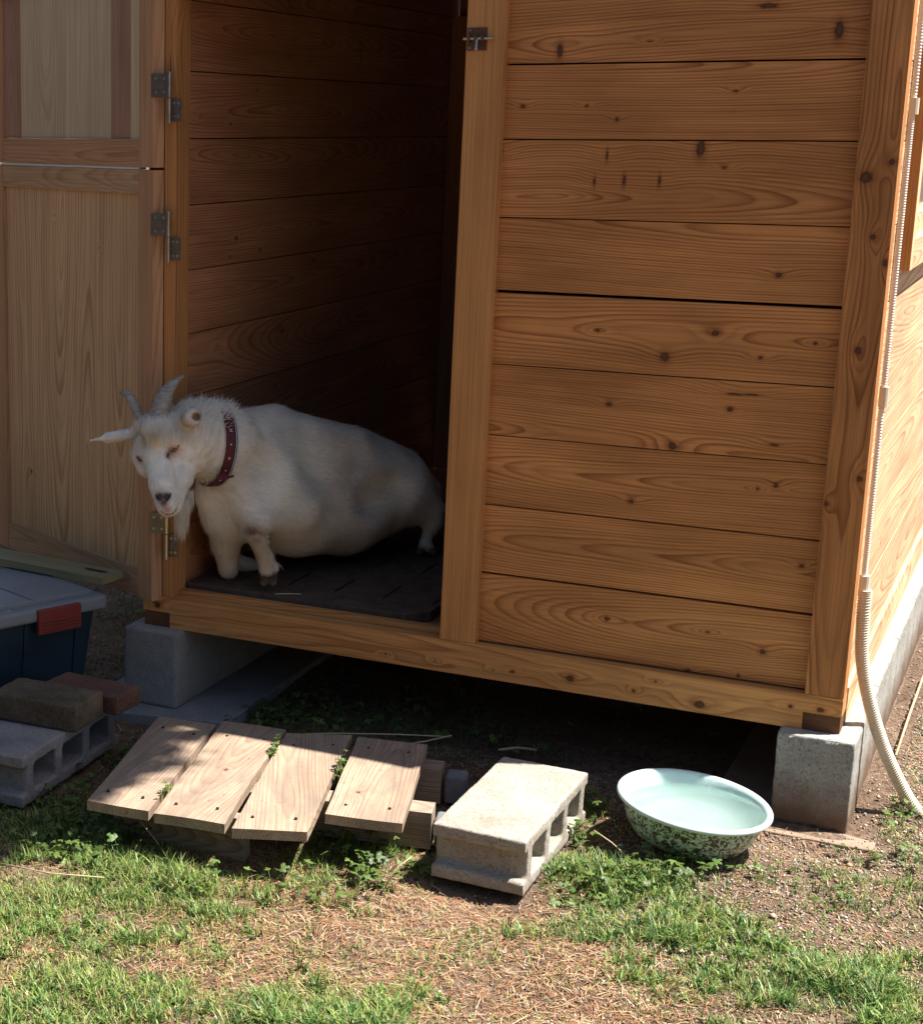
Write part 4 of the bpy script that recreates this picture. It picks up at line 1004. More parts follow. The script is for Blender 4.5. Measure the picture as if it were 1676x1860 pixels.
def goatcol(P):
    n_ = len(P); base = np.tile(np.array([.92, .87, .78]), (n_, 1))
    def mixin(w_, c): 
        nonlocal base
        w_ = np.clip(w_, 0, 1)[:, None]; base = base * (1 - w_) + np.array(c) * w_
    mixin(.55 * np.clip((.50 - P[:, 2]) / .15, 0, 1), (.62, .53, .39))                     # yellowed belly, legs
    mixin(.75 * g3(P, (-1.4800, -0.1500, 0.6797), .026), (.60, .46, .26))
    mixin(.6 * g3(P, (-1.5282, -0.1200, 0.6732), .018), (.60, .46, .26))
    mixin(.5 * g3(P, (-1.4396, -0.0900, 0.7021), .028), (.62, .47, .28))
    mixin(.6 * g3(P, (-1.3092, 0.0600, 0.3972), .05), (.58, .44, .25))
    mixin(1.2 * g3(P, (-1.3194, 0.0250, 0.4488), .018), (.22, .12, .07))
    mixin(1.0 * g3(P, (-1.4412, -0.1400, 0.6601), .0165), (.50, .27, .20))
    mixin(1.0 * g3(P, (-1.4538, -0.1400, 0.6436), .008), (.30, .15, .12))
    mixin(.9 * g3(P, (-1.5298, -0.1350, 0.6265), .011), (.42, .22, .16))
    mixin(1.4 * g3(P, (-1.4463, -0.1950, 0.5598), .0115), (.115, .062, .05))
    mixin(1.4 * g3(P, (-1.4279, -0.1950, 0.5631), .010), (.10, .055, .045))
    mixin(1.2 * g3(P, (-1.4322, -0.2000, 0.5483), .0095), (.14, .075, .06))
    mixin(.9 * g3(P, (-1.4276, -0.1900, 0.5316), .012), (.46, .25, .22))
    mixin(1.4 * g3(P, (-1.3957, -0.1180, 0.7366), .013), (.06, .032, .024))
    mixin(.6 * g3(P, (-1.3976, -0.1250, 0.7375), .022), (.55, .38, .25))
    hoofc = (.045, .035, .03)
    for c, r_ in (((-1.3114, 0.0900, 0.3156), .016), ((-1.2972, 0.1000, 0.3179), .015), ((-1.0986, 0.5800, 0.3062), .014), ((-1.0680, 0.5900, 0.3078), .014), ((-1.2468, 0.7400, 0.2776), .016)): mixin(2.2 * g3(P, c, r_) - .3, hoofc)
    fz = np.clip((.3085 - P[:, 2]) / .005, 0, 1) * ((P[:, 1] < .122) & (P[:, 0] > -1.40) | (P[:, 0] > -1.13)); mixin(fz, hoofc)
    mixin(.9 * g3(P, (-1.2932, 0.1000, 0.3320), .010), (.10, .06, .04))
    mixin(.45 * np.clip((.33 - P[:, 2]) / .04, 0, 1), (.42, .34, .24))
    r2 = np.random.default_rng(4); q_ = 0
    for _ in range(5):
        kk_ = r2.normal(0, 22, 3); q_ = q_ + np.sin(P @ kk_ + r2.uniform(0, 6))
    base *= (1 + .015 * q_)[:, None]
    q_ = 0
    for _ in range(6):
        kk_ = r2.normal(0, 38, 3); q_ = q_ + np.sin(P @ kk_ + r2.uniform(0, 6))
    mixin(.0 * np.clip(q_ / 3 - .25, 0, 1) * np.clip((.66 - P[:, 2]) / .2, 0, 1), (.50, .40, .29))
    return np.clip(base, .02, .95)
m_g = attr_mat('goat_hair', .75, .15, 0, varscale=55, bumps=.4)
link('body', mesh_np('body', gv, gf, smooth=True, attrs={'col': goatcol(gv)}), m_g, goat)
# coat: short strands lying along the body
def flow(P):
    hd = np.clip(1 - np.linalg.norm(P - HORI, axis=1) / .16, 0, 1)[:, None] > .12
    back = np.array([.45, .75, -.42]); up_ = np.array([.15, .30, .95])
    neck_ = (P[:, 1] < .02)[:, None] & ~hd
    d = np.where(hd, up_, back); d = np.where(neck_, np.array([.65, .55, -.15]), d)
    leg = ((P[:, 2] < .42) & ((P[:, 1] < .17) | (P[:, 0] > -1.12)))[:, None]
    return np.where(leg, np.array([.1, .05, -1.0]), d)
def strands(P, Nn, T, Lg, Wd, lift, col, seg=3, droop=.0):
    n_ = len(P); side = np.cross(T, Nn); side /= np.linalg.norm(side, axis=1)[:, None] + 1e-9
    vs = []
    for k in range(seg + 1):
        f = k / seg
        c = P + T * (Lg * f)[:, None] + Nn * (lift * Lg * (f - .45 * f * f))[:, None] - np.array([0, 0, 1]) * (droop * Lg * f * f)[:, None]
        ww = (Wd * (1 - f) ** .7 * .5)[:, None]
        if k < seg: vs += [c - side * ww, c + side * ww]
        else: vs.append(c)
    V = np.stack(vs, 1); nv = V.shape[1]; b_ = np.arange(n_)[:, None] * nv
    Q = [b_ + np.array([[2*k, 2*k+1, 2*k+3, 2*k+2]]) for k in range(seg - 1)]; T3 = b_ + np.array([[2*seg-2, 2*seg-1, 2*seg]])
    return V.reshape(-1, 3), [np.concatenate(Q), T3], np.repeat(col, nv, 0)
r = np.random.default_rng(8)
fa = gv[gf]; ar = np.linalg.norm(np.cross(fa[:, 1] - fa[:, 0], fa[:, 2] - fa[:, 0]), axis=1)
pick = r.choice(len(gf), 95000, p=ar / ar.sum())
P = fa[pick].mean(1) + r.normal(0, .0012, (len(pick), 3))
keep = np.ones(len(P), bool)
for c, r_ in (((-1.4412, -0.1400, 0.6601), .014), ((-1.5298, -0.1350, 0.6265), .009), ((-1.4378, -0.1950, 0.5569), .022), ((-1.4290, -0.1900, 0.5314), .017), ((-1.3971, -0.1180, 0.7365), .016), ((-1.3085, 0.0900, 0.3146), .017), ((-1.2958, 0.1000, 0.3167), .015), ((-1.3194, 0.0250, 0.4488), .013), ((-1.0986, 0.5800, 0.3047), .013), ((-1.0679, 0.5900, 0.3063), .013)):
    keep &= np.linalg.norm(P - hc(c), axis=1) > r_
P = P[keep]; Nn = grad(P); Fl = flow(P) + r.normal(0, .16, P.shape)
T = Fl - (Fl * Nn).sum(1)[:, None] * Nn; T /= np.linalg.norm(T, axis=1)[:, None] + 1e-9
onhead = np.linalg.norm(P - MUZ, axis=1) < .15
Lg = np.where(onhead, .008, .020) * r.uniform(.6, 1.4, len(P))
ear = (np.linalg.norm(P - np.array((-1.6395, -0.0850, 0.6669)), axis=1) < .062) | (np.linalg.norm(P - np.array((-1.4028, -0.1150, 0.7356)), axis=1) < .026)
Lg = np.where(ear, .0045, Lg)
Lg = np.where((P[:, 2] < .36), .006, Lg)
cl_ = 0
for _ in range(6):
    kk_ = r.normal(0, 75, 3) * np.array([1, .45, 1]); cl_ = cl_ + np.sin(P @ kk_ + r.uniform(0, 6))
cc_ = goatcol(P) * (r.uniform(.86, 1.12, (len(P), 1)) + .014 * cl_[:, None])
Fl = Fl + .045 * cl_[:, None] * np.array([.5, -.2, .4])
T = Fl - (Fl * Nn).sum(1)[:, None] * Nn; T /= np.linalg.norm(T, axis=1)[:, None] + 1e-9
V1, F1, C1 = strands(P, Nn, T, Lg, r.uniform(.0008, .0016, len(P)), np.where(onhead | ear, .22, .34), cc_)
# longer mane on poll and nape
mp = []
for c, n_, sp_ in (((-1.4734, -0.0400, 0.7382), 700, .022), ((-1.4551, -0.0200, 0.7421), 800, .022), ((-1.4292, 0.0000, 0.7323), 800, .022), ((-1.4104, 0.0200, 0.7180), 500, .02), ((-1.5066, -0.1200, 0.7174), 160, .010)):
    mp.append(np.array(c) + r.normal(0, sp_, (n_, 3)))
mp = np.concatenate(mp)
for _ in range(4): mp = mp - sdf(mp)[:, None] * grad(mp)
Nn2 = grad(mp); T2 = np.array([.55, .40, .45]) * (mp[:, 2] > .64)[:, None] + np.array([.35, .1, -.9]) * (mp[:, 2] <= .64)[:, None] + r.normal(0, .3, mp.shape)
T2 = T2 - .6 * (T2 * Nn2).sum(1)[:, None] * Nn2; T2 /= np.linalg.norm(T2, axis=1)[:, None]
V2, F2, C2 = strands(mp, Nn2, T2, r.uniform(.018, .034, len(mp)), r.uniform(.0008, .0015, len(mp)), .5, goatcol(mp) * r.uniform(.9, 1.15, (len(mp), 1)), droop=.2)
Vc = np.concatenate([V1, V2]); off = len(V1)
link('coat', mesh_np('coat', Vc, [np.concatenate([F1[0], F2[0] + off]), np.concatenate([F1[1], F2[1] + off])], smooth=True, attrs={'col': np.concatenate([C1, C2])}), attr_mat('coat_hair', .6, .2, .25), goat)['kind'] = 'stuff'
# beard
ch = np.array((-1.4252, -0.1200, 0.5454)); nb = 420
P = np.concatenate([np.array((-1.4200, -0.1350, 0.5359)) + r.normal(0, 1, (nb, 3)) * np.array([.007, .007, .007]), np.array((-1.4189, -0.1050, 0.5562)) + r.normal(0, .004, (110, 3))])
Tb = np.array([-.03, -.01, -1.0]) + r.normal(0, .045, P.shape); Tb[nb:] += np.array([.10, .0, 0]); Tb /= np.linalg.norm(Tb, axis=1)[:, None]
Lb = np.concatenate([r.uniform(.045, .085, nb), r.uniform(.03, .052, 110)])
sd = np.tile(np.array([.3, -.95, 0.]), (len(P), 1))
cen = np.concatenate([np.tile(np.array((-1.4121, -0.1350, 0.4462)), (nb, 1)), np.tile(np.array((-1.4111, -0.1050, 0.4922)), (110, 1))])
Tb = Tb * .75 + .25 * (cen - P) / np.linalg.norm(cen - P, axis=1)[:, None]
Vb, Fb, Cb = strands(P, sd, Tb, Lb, r.uniform(.0012, .002, len(P)), .04, np.tile([[.68, .62, .52]], (len(P), 1)) * r.uniform(.85, 1.15, (len(P), 1)), seg=4)
link('beard', mesh_np('beard', Vb, Fb, smooth=True, attrs={'col': Cb}), attr_mat('beard_hair', .6, .2, .2), goat)
# horns
m, t, b = mat('horn')
tc = N(t, 'ShaderNodeTexCoord').outputs['Object']
n1 = noise(t, vscale(t, tc, (60, 60, 260)), 1.0, 4); r1 = ramp(t, [(.3, (.22, .185, .155)), (.7, (.45, .40, .34))]); t.links.new(n1, r1.inputs[0]); t.links.new(r1.outputs[0], b.inputs['Base Color'])
b.inputs['Roughness'].default_value = .5; bump(t, b, n1, .5, .002)
def horn(pts, rad, flat=1.0):
    q = Poly(); P_ = [Vector(p_) for p_ in pts]; out = []; rr_ = []
    for k in range(len(P_) - 1):
        p0 = P_[max(k-1, 0)]; p1 = P_[k]; p2 = P_[k+1]; p3 = P_[min(k+2, len(P_)-1)]
        for j in range(6):
            t_ = j / 6; out.append(.5 * ((2*p1) + (p2-p0)*t_ + (2*p0-5*p1+4*p2-p3)*t_*t_ + (3*p1-p0-3*p2+p3)*t_**3)); rr_.append((rad[k] + (rad[k+1] - rad[k]) * t_) * (1 + .035 * math.sin(len(out) * 2.1)))
    out.append(P_[-1]); rr_.append(rad[-1])
    q.tube(out, rr_, 14); o = q.obj('horn', m, goat, smooth=True); return o
horn([(-1.5031, -0.1000, 0.7058), (-1.4989, -0.1000, 0.7280), (-1.4944, -0.0900, 0.7614), (-1.4869, -0.0750, 0.7881), (-1.4749, -0.0600, 0.8062), (-1.4643, -0.0450, 0.8166)], [.0245, .0245, .0205, .0145, .0078, .0018])
horn([(-1.5449, -0.0900, 0.6929), (-1.5567, -0.0900, 0.7178), (-1.5742, -0.0850, 0.7441), (-1.5873, -0.0800, 0.7605), (-1.6035, -0.0750, 0.7690), (-1.6212, -0.0700, 0.7682)], [.0155, .0125, .0115, .0105, .0085, .0035])
# eyes, mouth
m_eye, t, b = mat('eye'); b.inputs['Base Color'].default_value = (.20, .075, .03, 1); b.inputs['Roughness'].default_value = .12
m_dark = plain('dark_skin', (.035, .016, .014), .5)
m_lid = plain('eyelid', (.42, .23, .17), .6)
q = Poly(); e0, e1 = hit((-1.4499, -0.1500, 0.6507)), hit((-1.4310, -0.1300, 0.6696)); ec = hit((-1.4397, -0.1400, 0.6602)); ed = (e1 - e0).normalized()
view = (Vector(CP) - ec).normalized(); upv_ = view.cross(ed).normalized(); upv_ = upv_ if upv_.z > 0 else -upv_; rot = Matrix((ed, -view, upv_)).transposed()
q.ball(ec + view * .0006, .0130, 0, 8, (1, .36, .52), rot); q.ball(ec + view * .0036, .0062, 1, 6, (1.3, .22, .34), rot)
q.tube([e0 + view * .0005, ec - ed * .004 + view * .0032 + upv_ * .0074, ec + ed * .005 + view * .003 + upv_ * .0078, e1 + view * .0005], [.0016, .0036, .0036, .0016], 8, 2)
q.tube([e0 + view * .0005, ec + view * .0030 - upv_ * .0072, e1 + view * .0005], [.0018, .0026, .0012], 8, 2)
q.tube([e0 + view * .0008 + ed * .002, hit((-1.4513, -0.1500, 0.6430)) + view * .0003], [.0022, .0009], 6, 1)
q.obj('eye', [m_eye, m_dark, m_lid], goat, smooth=True)
q = Poly(); e0, e1 = hit((-1.5484, -0.1200, 0.6300)), hit((-1.5268, -0.1300, 0.6221)); q.tube([e0, (e0 + e1) / 2 - Vector((0, 0, .0005)), e1], [.0012, .0028, .0012], 8, 1); q.tube([e0 + Vector((0, 0, .003)), (e0 + e1) / 2 + Vector((0, 0, .0045)), e1 + Vector((0, 0, .003))], [.0012, .0026, .0012], 8, 2)
q.obj('eye', [m_eye, m_dark, m_lid], goat, smooth=True)
for pts_, rd_ in ((((-1.4208, -0.1900, 0.5705), (-1.4209, -0.1950, 0.5638), (-1.4265, -0.1950, 0.5556), (-1.4306, -0.1950, 0.5500)), (.0016, .0032, .0028, .0012)), (((-1.4575, -0.1900, 0.5653), (-1.4561, -0.1900, 0.5578), (-1.4476, -0.1950, 0.5520)), (.0012, .0024, .0014))):
    q = Poly(); q.tube([hit(p_) for p_ in pts_], list(rd_), 8); q.obj('nostril', [m_dark], goat, smooth=True)
q = Poly(); ml = [hit(p_) for p_ in ((-1.4503, -0.1900, 0.5355), (-1.4417, -0.1900, 0.5249), (-1.4289, -0.1900, 0.5200), (-1.4215, -0.1800, 0.5214), (-1.4170, -0.1700, 0.5289), (-1.4154, -0.1600, 0.5438))]
q.tube(ml, [.0005, .0008, .0012, .0011, .0011, .0010], 6, 0); q.obj('mouth', [m_dark], goat, smooth=True)
# collar
cc0 = Vector((-1.4245, 0.0300, 0.6459)); axn = Vector((-.60, -.79, .12)).normalized()
e1_ = Vector((0, 0, 1)); e1_ = (e1_ - axn * e1_.dot(axn)).normalized(); e2_ = axn.cross(e1_)
def neckr(c, ang):
    d = np.array(e1_ * math.cos(ang) + e2_ * math.sin(ang)); rr_ = .05
    c = np.array(c)
    for _ in range(40):
        s_ = sdf((c + d * rr_)[None], NBODY)[0]
        if s_ > .0025 or rr_ > .091: break
        rr_ += max(.0008, -s_ * .6)
    return rr_
NS = 72
def band(q, a0, a1, lift, mi):
    base = len(q.v); 
    for k in range(NS):
        an = 2 * math.pi * k / NS; d = e1_ * math.cos(an) + e2_ * math.sin(an)
        for (a_, l_) in ((a0, -.002), (a0, lift), (a1, lift), (a1, -.002)):
            q.v.append(tuple(cc0 + axn * a_ + d * (RR[k] + l_)))
    for k in range(NS):
        k2 = (k + 1) % NS
        for j in range(3): q.f.append((base+4*k+j, base+4*k2+j, base+4*k2+j+1, base+4*k+j+1)); q.m.append(mi)
RR = np.array([max(neckr(cc0 + axn * .012, 2 * math.pi * k / NS), neckr(cc0 - axn * .012, 2 * math.pi * k / NS)) for k in range(NS)])
RR = np.convolve(np.r_[RR[-4:], RR, RR[:4]], np.ones(9) / 9, 'valid') + .003
mcol = [plain('collar_red', (.105, .012, .016), .55, 0, .2, 60), plain('collar_white', (.65, .65, .68), .6), plain('collar_navy', (.02, .022, .06), .6), M['brass']]
q = Poly(); band(q, -.0085, .0125, .002, 0); band(q, -.0110, -.0087, .0026, 2); band(q, -.0128, -.0112, .003, 1); band(q, -.0155, -.0130, .0024, 2)
for k in range(0, NS, 4):
    an = 2 * math.pi * k / NS; d = e1_ * math.cos(an) + e2_ * math.sin(an); tg = axn.cross(d)
    c = cc0 + axn * .002 + d * (RR[k] + .0022)
    if (k // 4) % 2:
        for s_ in (1, -1):
            e = (axn + tg * s_).normalized() * .004; f_ = e.cross(d).normalized() * .0006; q.obox(c - e - f_, e * 2, f_ * 2, d * .0006, 1)
    else: q.tube([c, c + d * .0008], .0021, 8, 1)
co = q.obj('collar', mcol, goat, smooth=False)
q = Poly(); an = math.pi; 
pb = Vector((-1.3631, -0.0450, 0.5861)); q.obox(pb - Vector((.008, .004, .004)), Vector((.022, .006, .002)), Vector((-.002, .003, .009)), Vector((0, -.006, .002)), 0)
q.obox(pb + Vector((.0125, .0, -.001)), Vector((.014, .007, .004)), Vector((-.001, .002, .006)), Vector((0, -.003, 0)), 0)
q.obj('buckle', mcol, co)
q = Poly(); pd = Vector((-1.3879, -0.0800, 0.5794))
q.tube([pd + Vector((.006 * math.cos(a_), -.003 * math.cos(a_), .009 * math.sin(a_))) for a_ in np.linspace(0, 6.28, 16)], .0013, 6, 3)
q.obj('ring', mcol, co)


# ================================================================= GRASS, WEEDS, LITTER
def noise2(x, y, seed, k0, n_=8):
    r2 = np.random.default_rng(seed); z = 0 * x
    for _ in range(n_):
        a = r2.uniform(0, 6.28); kk_ = k0 * r2.uniform(.6, 1.7); z = z + np.sin(kk_ * (x * math.cos(a) + y * math.sin(a)) + r2.uniform(0, 6.28))
    return z / n_ * 1.6
GB = [((-1.2132, -1.0993, 0.0000), .20, 1.0), ((-1.1318, -1.0008, 0.0000), .13, .9), ((-0.9992, -0.9259, 0.0000), .13, .9), ((-1.0102, -1.3146, 0.0000), .17, 1.0), ((-0.8902, -1.2681, 0.0000), .12, .9), ((-1.0300, -1.4494, 0.0000), .15, .8), ((-0.6462, -1.1516, 0.0000), .15, 1.0), ((-0.6714, -1.2670, 0.0000), .12, .9), ((-0.5105, -1.1566, 0.0000), .10, .7),
      ((-1.3016, -0.7782, 0.0000), .15, 1.0), ((-1.0945, -0.7683, 0.0000), .10, .9), ((-0.8545, -0.6769, 0.0000), .09, 1.1), ((-0.7822, -0.5158, 0.0000), .08, 1.2), ((-0.7691, -0.7960, 0.0000), .06, .6), ((-0.3781, -0.4651, 0.0000), .08, 1.3), ((-0.2571, -0.4526, 0.0000), .09, 1.3), ((-0.2884, -0.6534, 0.0000), .10, 1.3), ((-0.1639, -0.6078, 0.0000), .10, 1.3),
      ((-0.0792, -0.6084, 0.0000), .07, 1.0), ((-0.0296, -0.7828, 0.0000), .10, 1.0), ((0.0589, -0.6234, 0.0000), .08, 1.1), ((-0.0932, -0.9013, 0.0000), .08, .9), ((0.1746, -0.7300, 0.0000), .11, .9), ((0.1898, -0.5496, 0.0000), .07, .8), ((-0.4042, -0.7678, 0.0000), .05, .5), ((0.0458, -0.2538, 0.0000), .05, .5), ((-0.4567, -0.1704, 0.0000), .05, .7),
      ((-0.4685, -0.8752, 0.0000), .05, .45), ((-0.8894, -0.9422, 0.0000), .09, .6), ((-0.9423, -1.0955, -0.0000), .10, .7), ((-0.2013, -0.8149, 0.0000), .06, .6), ((0.1104, 0.0520, 0.0000), .05, .7), ((0.1754, -0.2083, 0.0000), .06, .5), ((-0.4863, -1.0191, 0.0000), .08, .5), ((-1.4512, -0.8311, 0.0000), .2, .9)]
def dens(x, y):
    d = np.full(x.shape, .11)
    for (c, r_, a) in GB: d = d + a * np.exp(-((x - c[0]) ** 2 + (y - c[1]) ** 2) / (r_ * .85) ** 2)
    d = d * (1 + .75 * noise2(x, y, 5, 28) + .45 * noise2(x, y, 16, 85)) + .14 * noise2(x, y, 6, 60)
    return np.clip(d, 0, 1.6)
def blocked(x, y):
    b_ = ((x > -1.72) & (x < -1.35) & (y > -.14)) | ((x > -.24) & (x < .09) & (y > -.10)) | ((x > -.62) & (x < -.44) & (y > -.65) & (y < -.23)) | ((np.hypot(x + .227, y + .22)) < .10)
    b_ |= ((x > -1.69) & (x < -1.48) & (y > -.73) & (y < -.30))
    return b_
def blades(x, y, hgt, wid, col, lean=.5, seg=3, seed=0, flat=False):
    r2 = np.random.default_rng(seed); n_ = len(x); az = r2.uniform(0, 6.28, n_)
    T = np.stack([np.cos(az), np.sin(az), 0 * az], 1); S = np.stack([-np.sin(az), np.cos(az), 0 * az], 1)
    ln = r2.uniform(.15, 1.0, n_) * lean; z0 = gh(x, y) - .001; base = np.stack([x, y, z0], 1); vs = []
    tw = r2.normal(0, .25, n_)
    for k in range(seg + 1):
        f = k / seg
        if flat:
            c = base + (T * (hgt * f)[:, None]) + S * (hgt * tw * f * f)[:, None]; c[:, 2] = gh(c[:, 0], c[:, 1]) + .0012 + .5 * ln * hgt * f * (1 - f * .8) + r2.uniform(0, .002, n_) * 0 + zz_off(seed, n_)
        else:
            c = base + T * (hgt * ln * f ** 1.6)[:, None] + np.array([0, 0, 1]) * (hgt * (f - .35 * ln * f * f))[:, None] + S * (hgt * tw * .3 * f * f)[:, None]
        ww = (wid * .5 * (1 - (f ** 2 if not flat else .5 * f)))[:, None]
        if k < seg: vs += [c - S * ww, c + S * ww]
        else: vs.append(c)
    V = np.stack(vs, 1); nv = V.shape[1]; b_ = np.arange(n_)[:, None] * nv
    Q = np.concatenate([b_ + np.array([[2*k, 2*k+1, 2*k+3, 2*k+2]]) for k in range(seg - 1)]); T3 = b_ + np.array([[2*seg-2, 2*seg-1, 2*seg]])
    return V.reshape(-1, 3), [Q, T3], np.repeat(col, nv, 0)
def zz_off(seed, n_): return np.random.default_rng(seed + 99).uniform(0, .005, n_)
r = np.random.default_rng(21)
def scatter(n_, x0, x1, y0, y1):
    return r.uniform(x0, x1, n_), r.uniform(y0, y1, n_)
xs, ys = scatter(220000, -2.3, .40, -1.62, .02); xr, yr = scatter(60000, .03, .62, -.9, 2.2); xb, yb = scatter(26000, -2.6, -.2, .0, 1.6)
x = np.concatenate([xs, xr, xb]); y = np.concatenate([ys, yr, yb]); d = dens(x, y); d[-len(xb):] = .75
under = (y > -.16) & (x > -1.34) & (x < 0)
d = np.where(under, d * .12, d)
k = (r.uniform(0, 1.15, len(x)) < d) & ~blocked(x, y); x, y, d = x[k], y[k], d[k]
left = x < -1.1 - .25 * (y + .9)
hg = (.010 + .016 * r.uniform(.3, 1.3, len(x)) + .026 * np.clip(d - .55, 0, 1) * r.uniform(.1, 1.6, len(x)))
near_p = (np.abs(y + .86 - .35 * np.clip(x + 1.0, 0, .4)) < .06) & (x > -1.28) & (x < -.62); hg = np.where(near_p, hg * 1.8 + .010, hg)
tall = (noise2(x, y, 9, 14) > .15) & (x > -.75); hg = np.where(tall, hg * .85, hg * .50)
wd_ = r.uniform(.0014, .0031, len(x)) * np.where(hg > .035, 1.25, 1)
# broad-bladed tufts
tx, ty = scatter(4200, -1.9, .38, -1.55, -.35); td = dens(tx, ty); kt = (r.uniform(0, 1.5, len(tx)) < td * np.where(tx > -.62, 1.0, .42)) & (td > .45) & ~blocked(tx, ty) & ~((tx > -1.36) & (tx < -.70) & (ty > -.80) & (ty < -.2)); tx, ty = tx[kt], ty[kt]
nt_ = 13; x_t = np.repeat(tx, nt_) + r.normal(0, .007, len(tx) * nt_); y_t = np.repeat(ty, nt_) + r.normal(0, .007, len(tx) * nt_)
h_t = np.repeat(r.uniform(.6, 1.25, len(tx)), nt_) * r.uniform(.016, .040, len(x_t))
g1 = np.array([.17, .26, .05]); g2 = np.array([.33, .41, .10]); g3_ = np.array([.45, .38, .17]); g4 = np.array([.055, .125, .035])
u = r.uniform(0, 1, len(x))[:, None]; v = r.uniform(0, 1, len(x)); patch = np.clip(.5 + .5 * noise2(x, y, 14, 7), 0, 1)
col = g1 * (1 - u) + g2 * u; col = np.where((v < .18)[:, None], g3_ * r.uniform(.7, 1.1, (len(x), 1)), col); col = np.where(((v > .72 - .25 * tall))[:, None], g4 * r.uniform(.8, 1.5, (len(x), 1)), col)
col = col * (.8 + .4 * patch[:, None])
ct = (np.array([.075, .17, .04]) * (1 - (uu := r.uniform(0, 1, (len(x_t), 1)))) + np.array([.24, .33, .085]) * uu) * r.uniform(.75, 1.2, (len(x_t), 1))
x, y, hg, wd_, col = np.r_[x, x_t], np.r_[y, y_t], np.r_[hg, h_t], np.r_[wd_, r.uniform(.0028, .0046, len(x_t))], np.r_[col, ct]
V, F, Cc = blades(x, y, hg, wd_, col, 1.15, 3, 31)
tag(link('grass', mesh_np('grass', V, F, attrs={'col': Cc}), attr_mat('grass_blade', .45, .35, .22)), 'short patchy green turf in front of the shed', 'grass', kind='stuff')
print('blades', len(x))
# dry needles and straw
x, y = scatter(150000, -2.3, .55, -1.62, .05); x2, y2 = scatter(30000, .03, .6, 0, 2.0); x3, y3 = scatter(9000, -2.4, -.2, .0, 1.4)
x = np.concatenate([x, x2, x3]); y = np.concatenate([y, y2, y3]); d = dens(x, y)
BR = [((-0.7587, -0.9435, 0.0000), .22), ((-0.8419, -1.0388, 0.0000), .16), ((-0.6228, -0.8668, 0.0000), .16), ((-0.5501, -0.7249, 0.0000), .15), ((-0.3403, -0.9791, 0.0000), .22), ((-1.1071, -0.7903, -0.0000), .12), ((-0.9637, -0.7675, 0.0000), .12), ((-0.2382, -0.9215, 0.0000), .14), ((-1.1208, -1.2432, 0.0000), .08)]
nd = sum(np.exp(-((x - c[0]) ** 2 + (y - c[1]) ** 2) / r_ ** 2) for c, r_ in BR)
soil = np.clip((x + .35) / .25, 0, 1) * np.clip((y + 1.0) / .2, 0, 1)
pr_ = np.clip(.26 + .75 * nd - .18 * np.clip(d, 0, 1) - .12 * soil, .05, .8) * (1 + .35 * noise2(x, y, 15, 20))
k = (r.uniform(0, 1, len(x)) < pr_) & ~blocked(x, y); x, y = x[k], y[k]
ln = np.exp(r.normal(math.log(.018), .5, len(x))); ln = np.clip(ln, .006, .075)
pal_ = np.array([[.40, .23, .12], [.48, .32, .19], [.30, .15, .08], [.60, .46, .30], [.18, .095, .055], [.42, .20, .10]])
col = pal_[r.integers(0, 6, len(x))] * r.uniform(.75, 1.2, (len(x), 1))
V, F, Cc = blades(x, y, ln, r.uniform(.0007, .0019, len(x)), col, .35, 3, 41, True)
tag(link('dry_litter', mesh_np('dry_litter', V, F, attrs={'col': Cc}), attr_mat('dry_needles', .75, .2, .1)), 'brown dry needles and straw littering the ground', 'litter', kind='stuff')
print('litter', len(x))
# gravel grains on the bare soil at the right
x, y = scatter(42000, -.55, .6, -1.1, 0.1); x2, y2 = scatter(42000, .03, .55, 0, 2.2); x = np.concatenate([x, x2]); y = np.concatenate([y, y2])
k = (r.uniform(0, 1, len(x)) < np.clip((x + .55) / .35, .1, 1) * np.where(y < -.75, .5, 1)) & ~((np.hypot(x + .227, y + .22)) < .08); x, y = x[k], y[k]; n_ = len(x)
s = np.exp(r.normal(math.log(.0019), .4, n_)); oc = np.array([[1,0,0],[-1,0,0],[0,1,0],[0,-1,0],[0,0,.7],[0,0,-.7]])
V = oc[None] * s[:, None, None] * r.uniform(.6, 1.4, (n_, 6, 3)) ; a = r.uniform(0, 6.28, n_); ca, sa = np.cos(a)[:, None], np.sin(a)[:, None]
V = np.stack([V[..., 0] * ca - V[..., 1] * sa, V[..., 0] * sa + V[..., 1] * ca, V[..., 2]], -1) + np.stack([x, y, gh(x, y) + s * .4], 1)[:, None]
onslab = ((x > -.24) & (x < .085) & (y > -.098)); V[onslab, :, 2] += (.0 - gh(x[onslab], y[onslab]))[:, None]
k2 = ~onslab | (r.uniform(0, 1, n_) < .2); V = V[k2]; n_ = len(V)
T8 = np.array([[0,2,4],[2,1,4],[1,3,4],[3,0,4],[2,0,5],[1,2,5],[3,1,5],[0,3,5]]); F = (np.arange(n_)[:, None, None] * 6 + T8[None]).reshape(-1, 3)
pg = np.array([[.42, .33, .25], [.30, .21, .15], [.20, .14, .10], [.52, .44, .36], [.36, .24, .16], [.24, .22, .21]])
Cg = np.repeat(pg[r.integers(0, 6, n_)] * r.uniform(.8, 1.25, (n_, 1)), 6, 0)
tag(link('gravel', mesh_np('gravel', V.reshape(-1, 3), F, attrs={'col': Cg}), attr_mat('grit', .85, .2)), 'coarse brown grit on the bare soil right of the basin', 'gravel', kind='stuff')
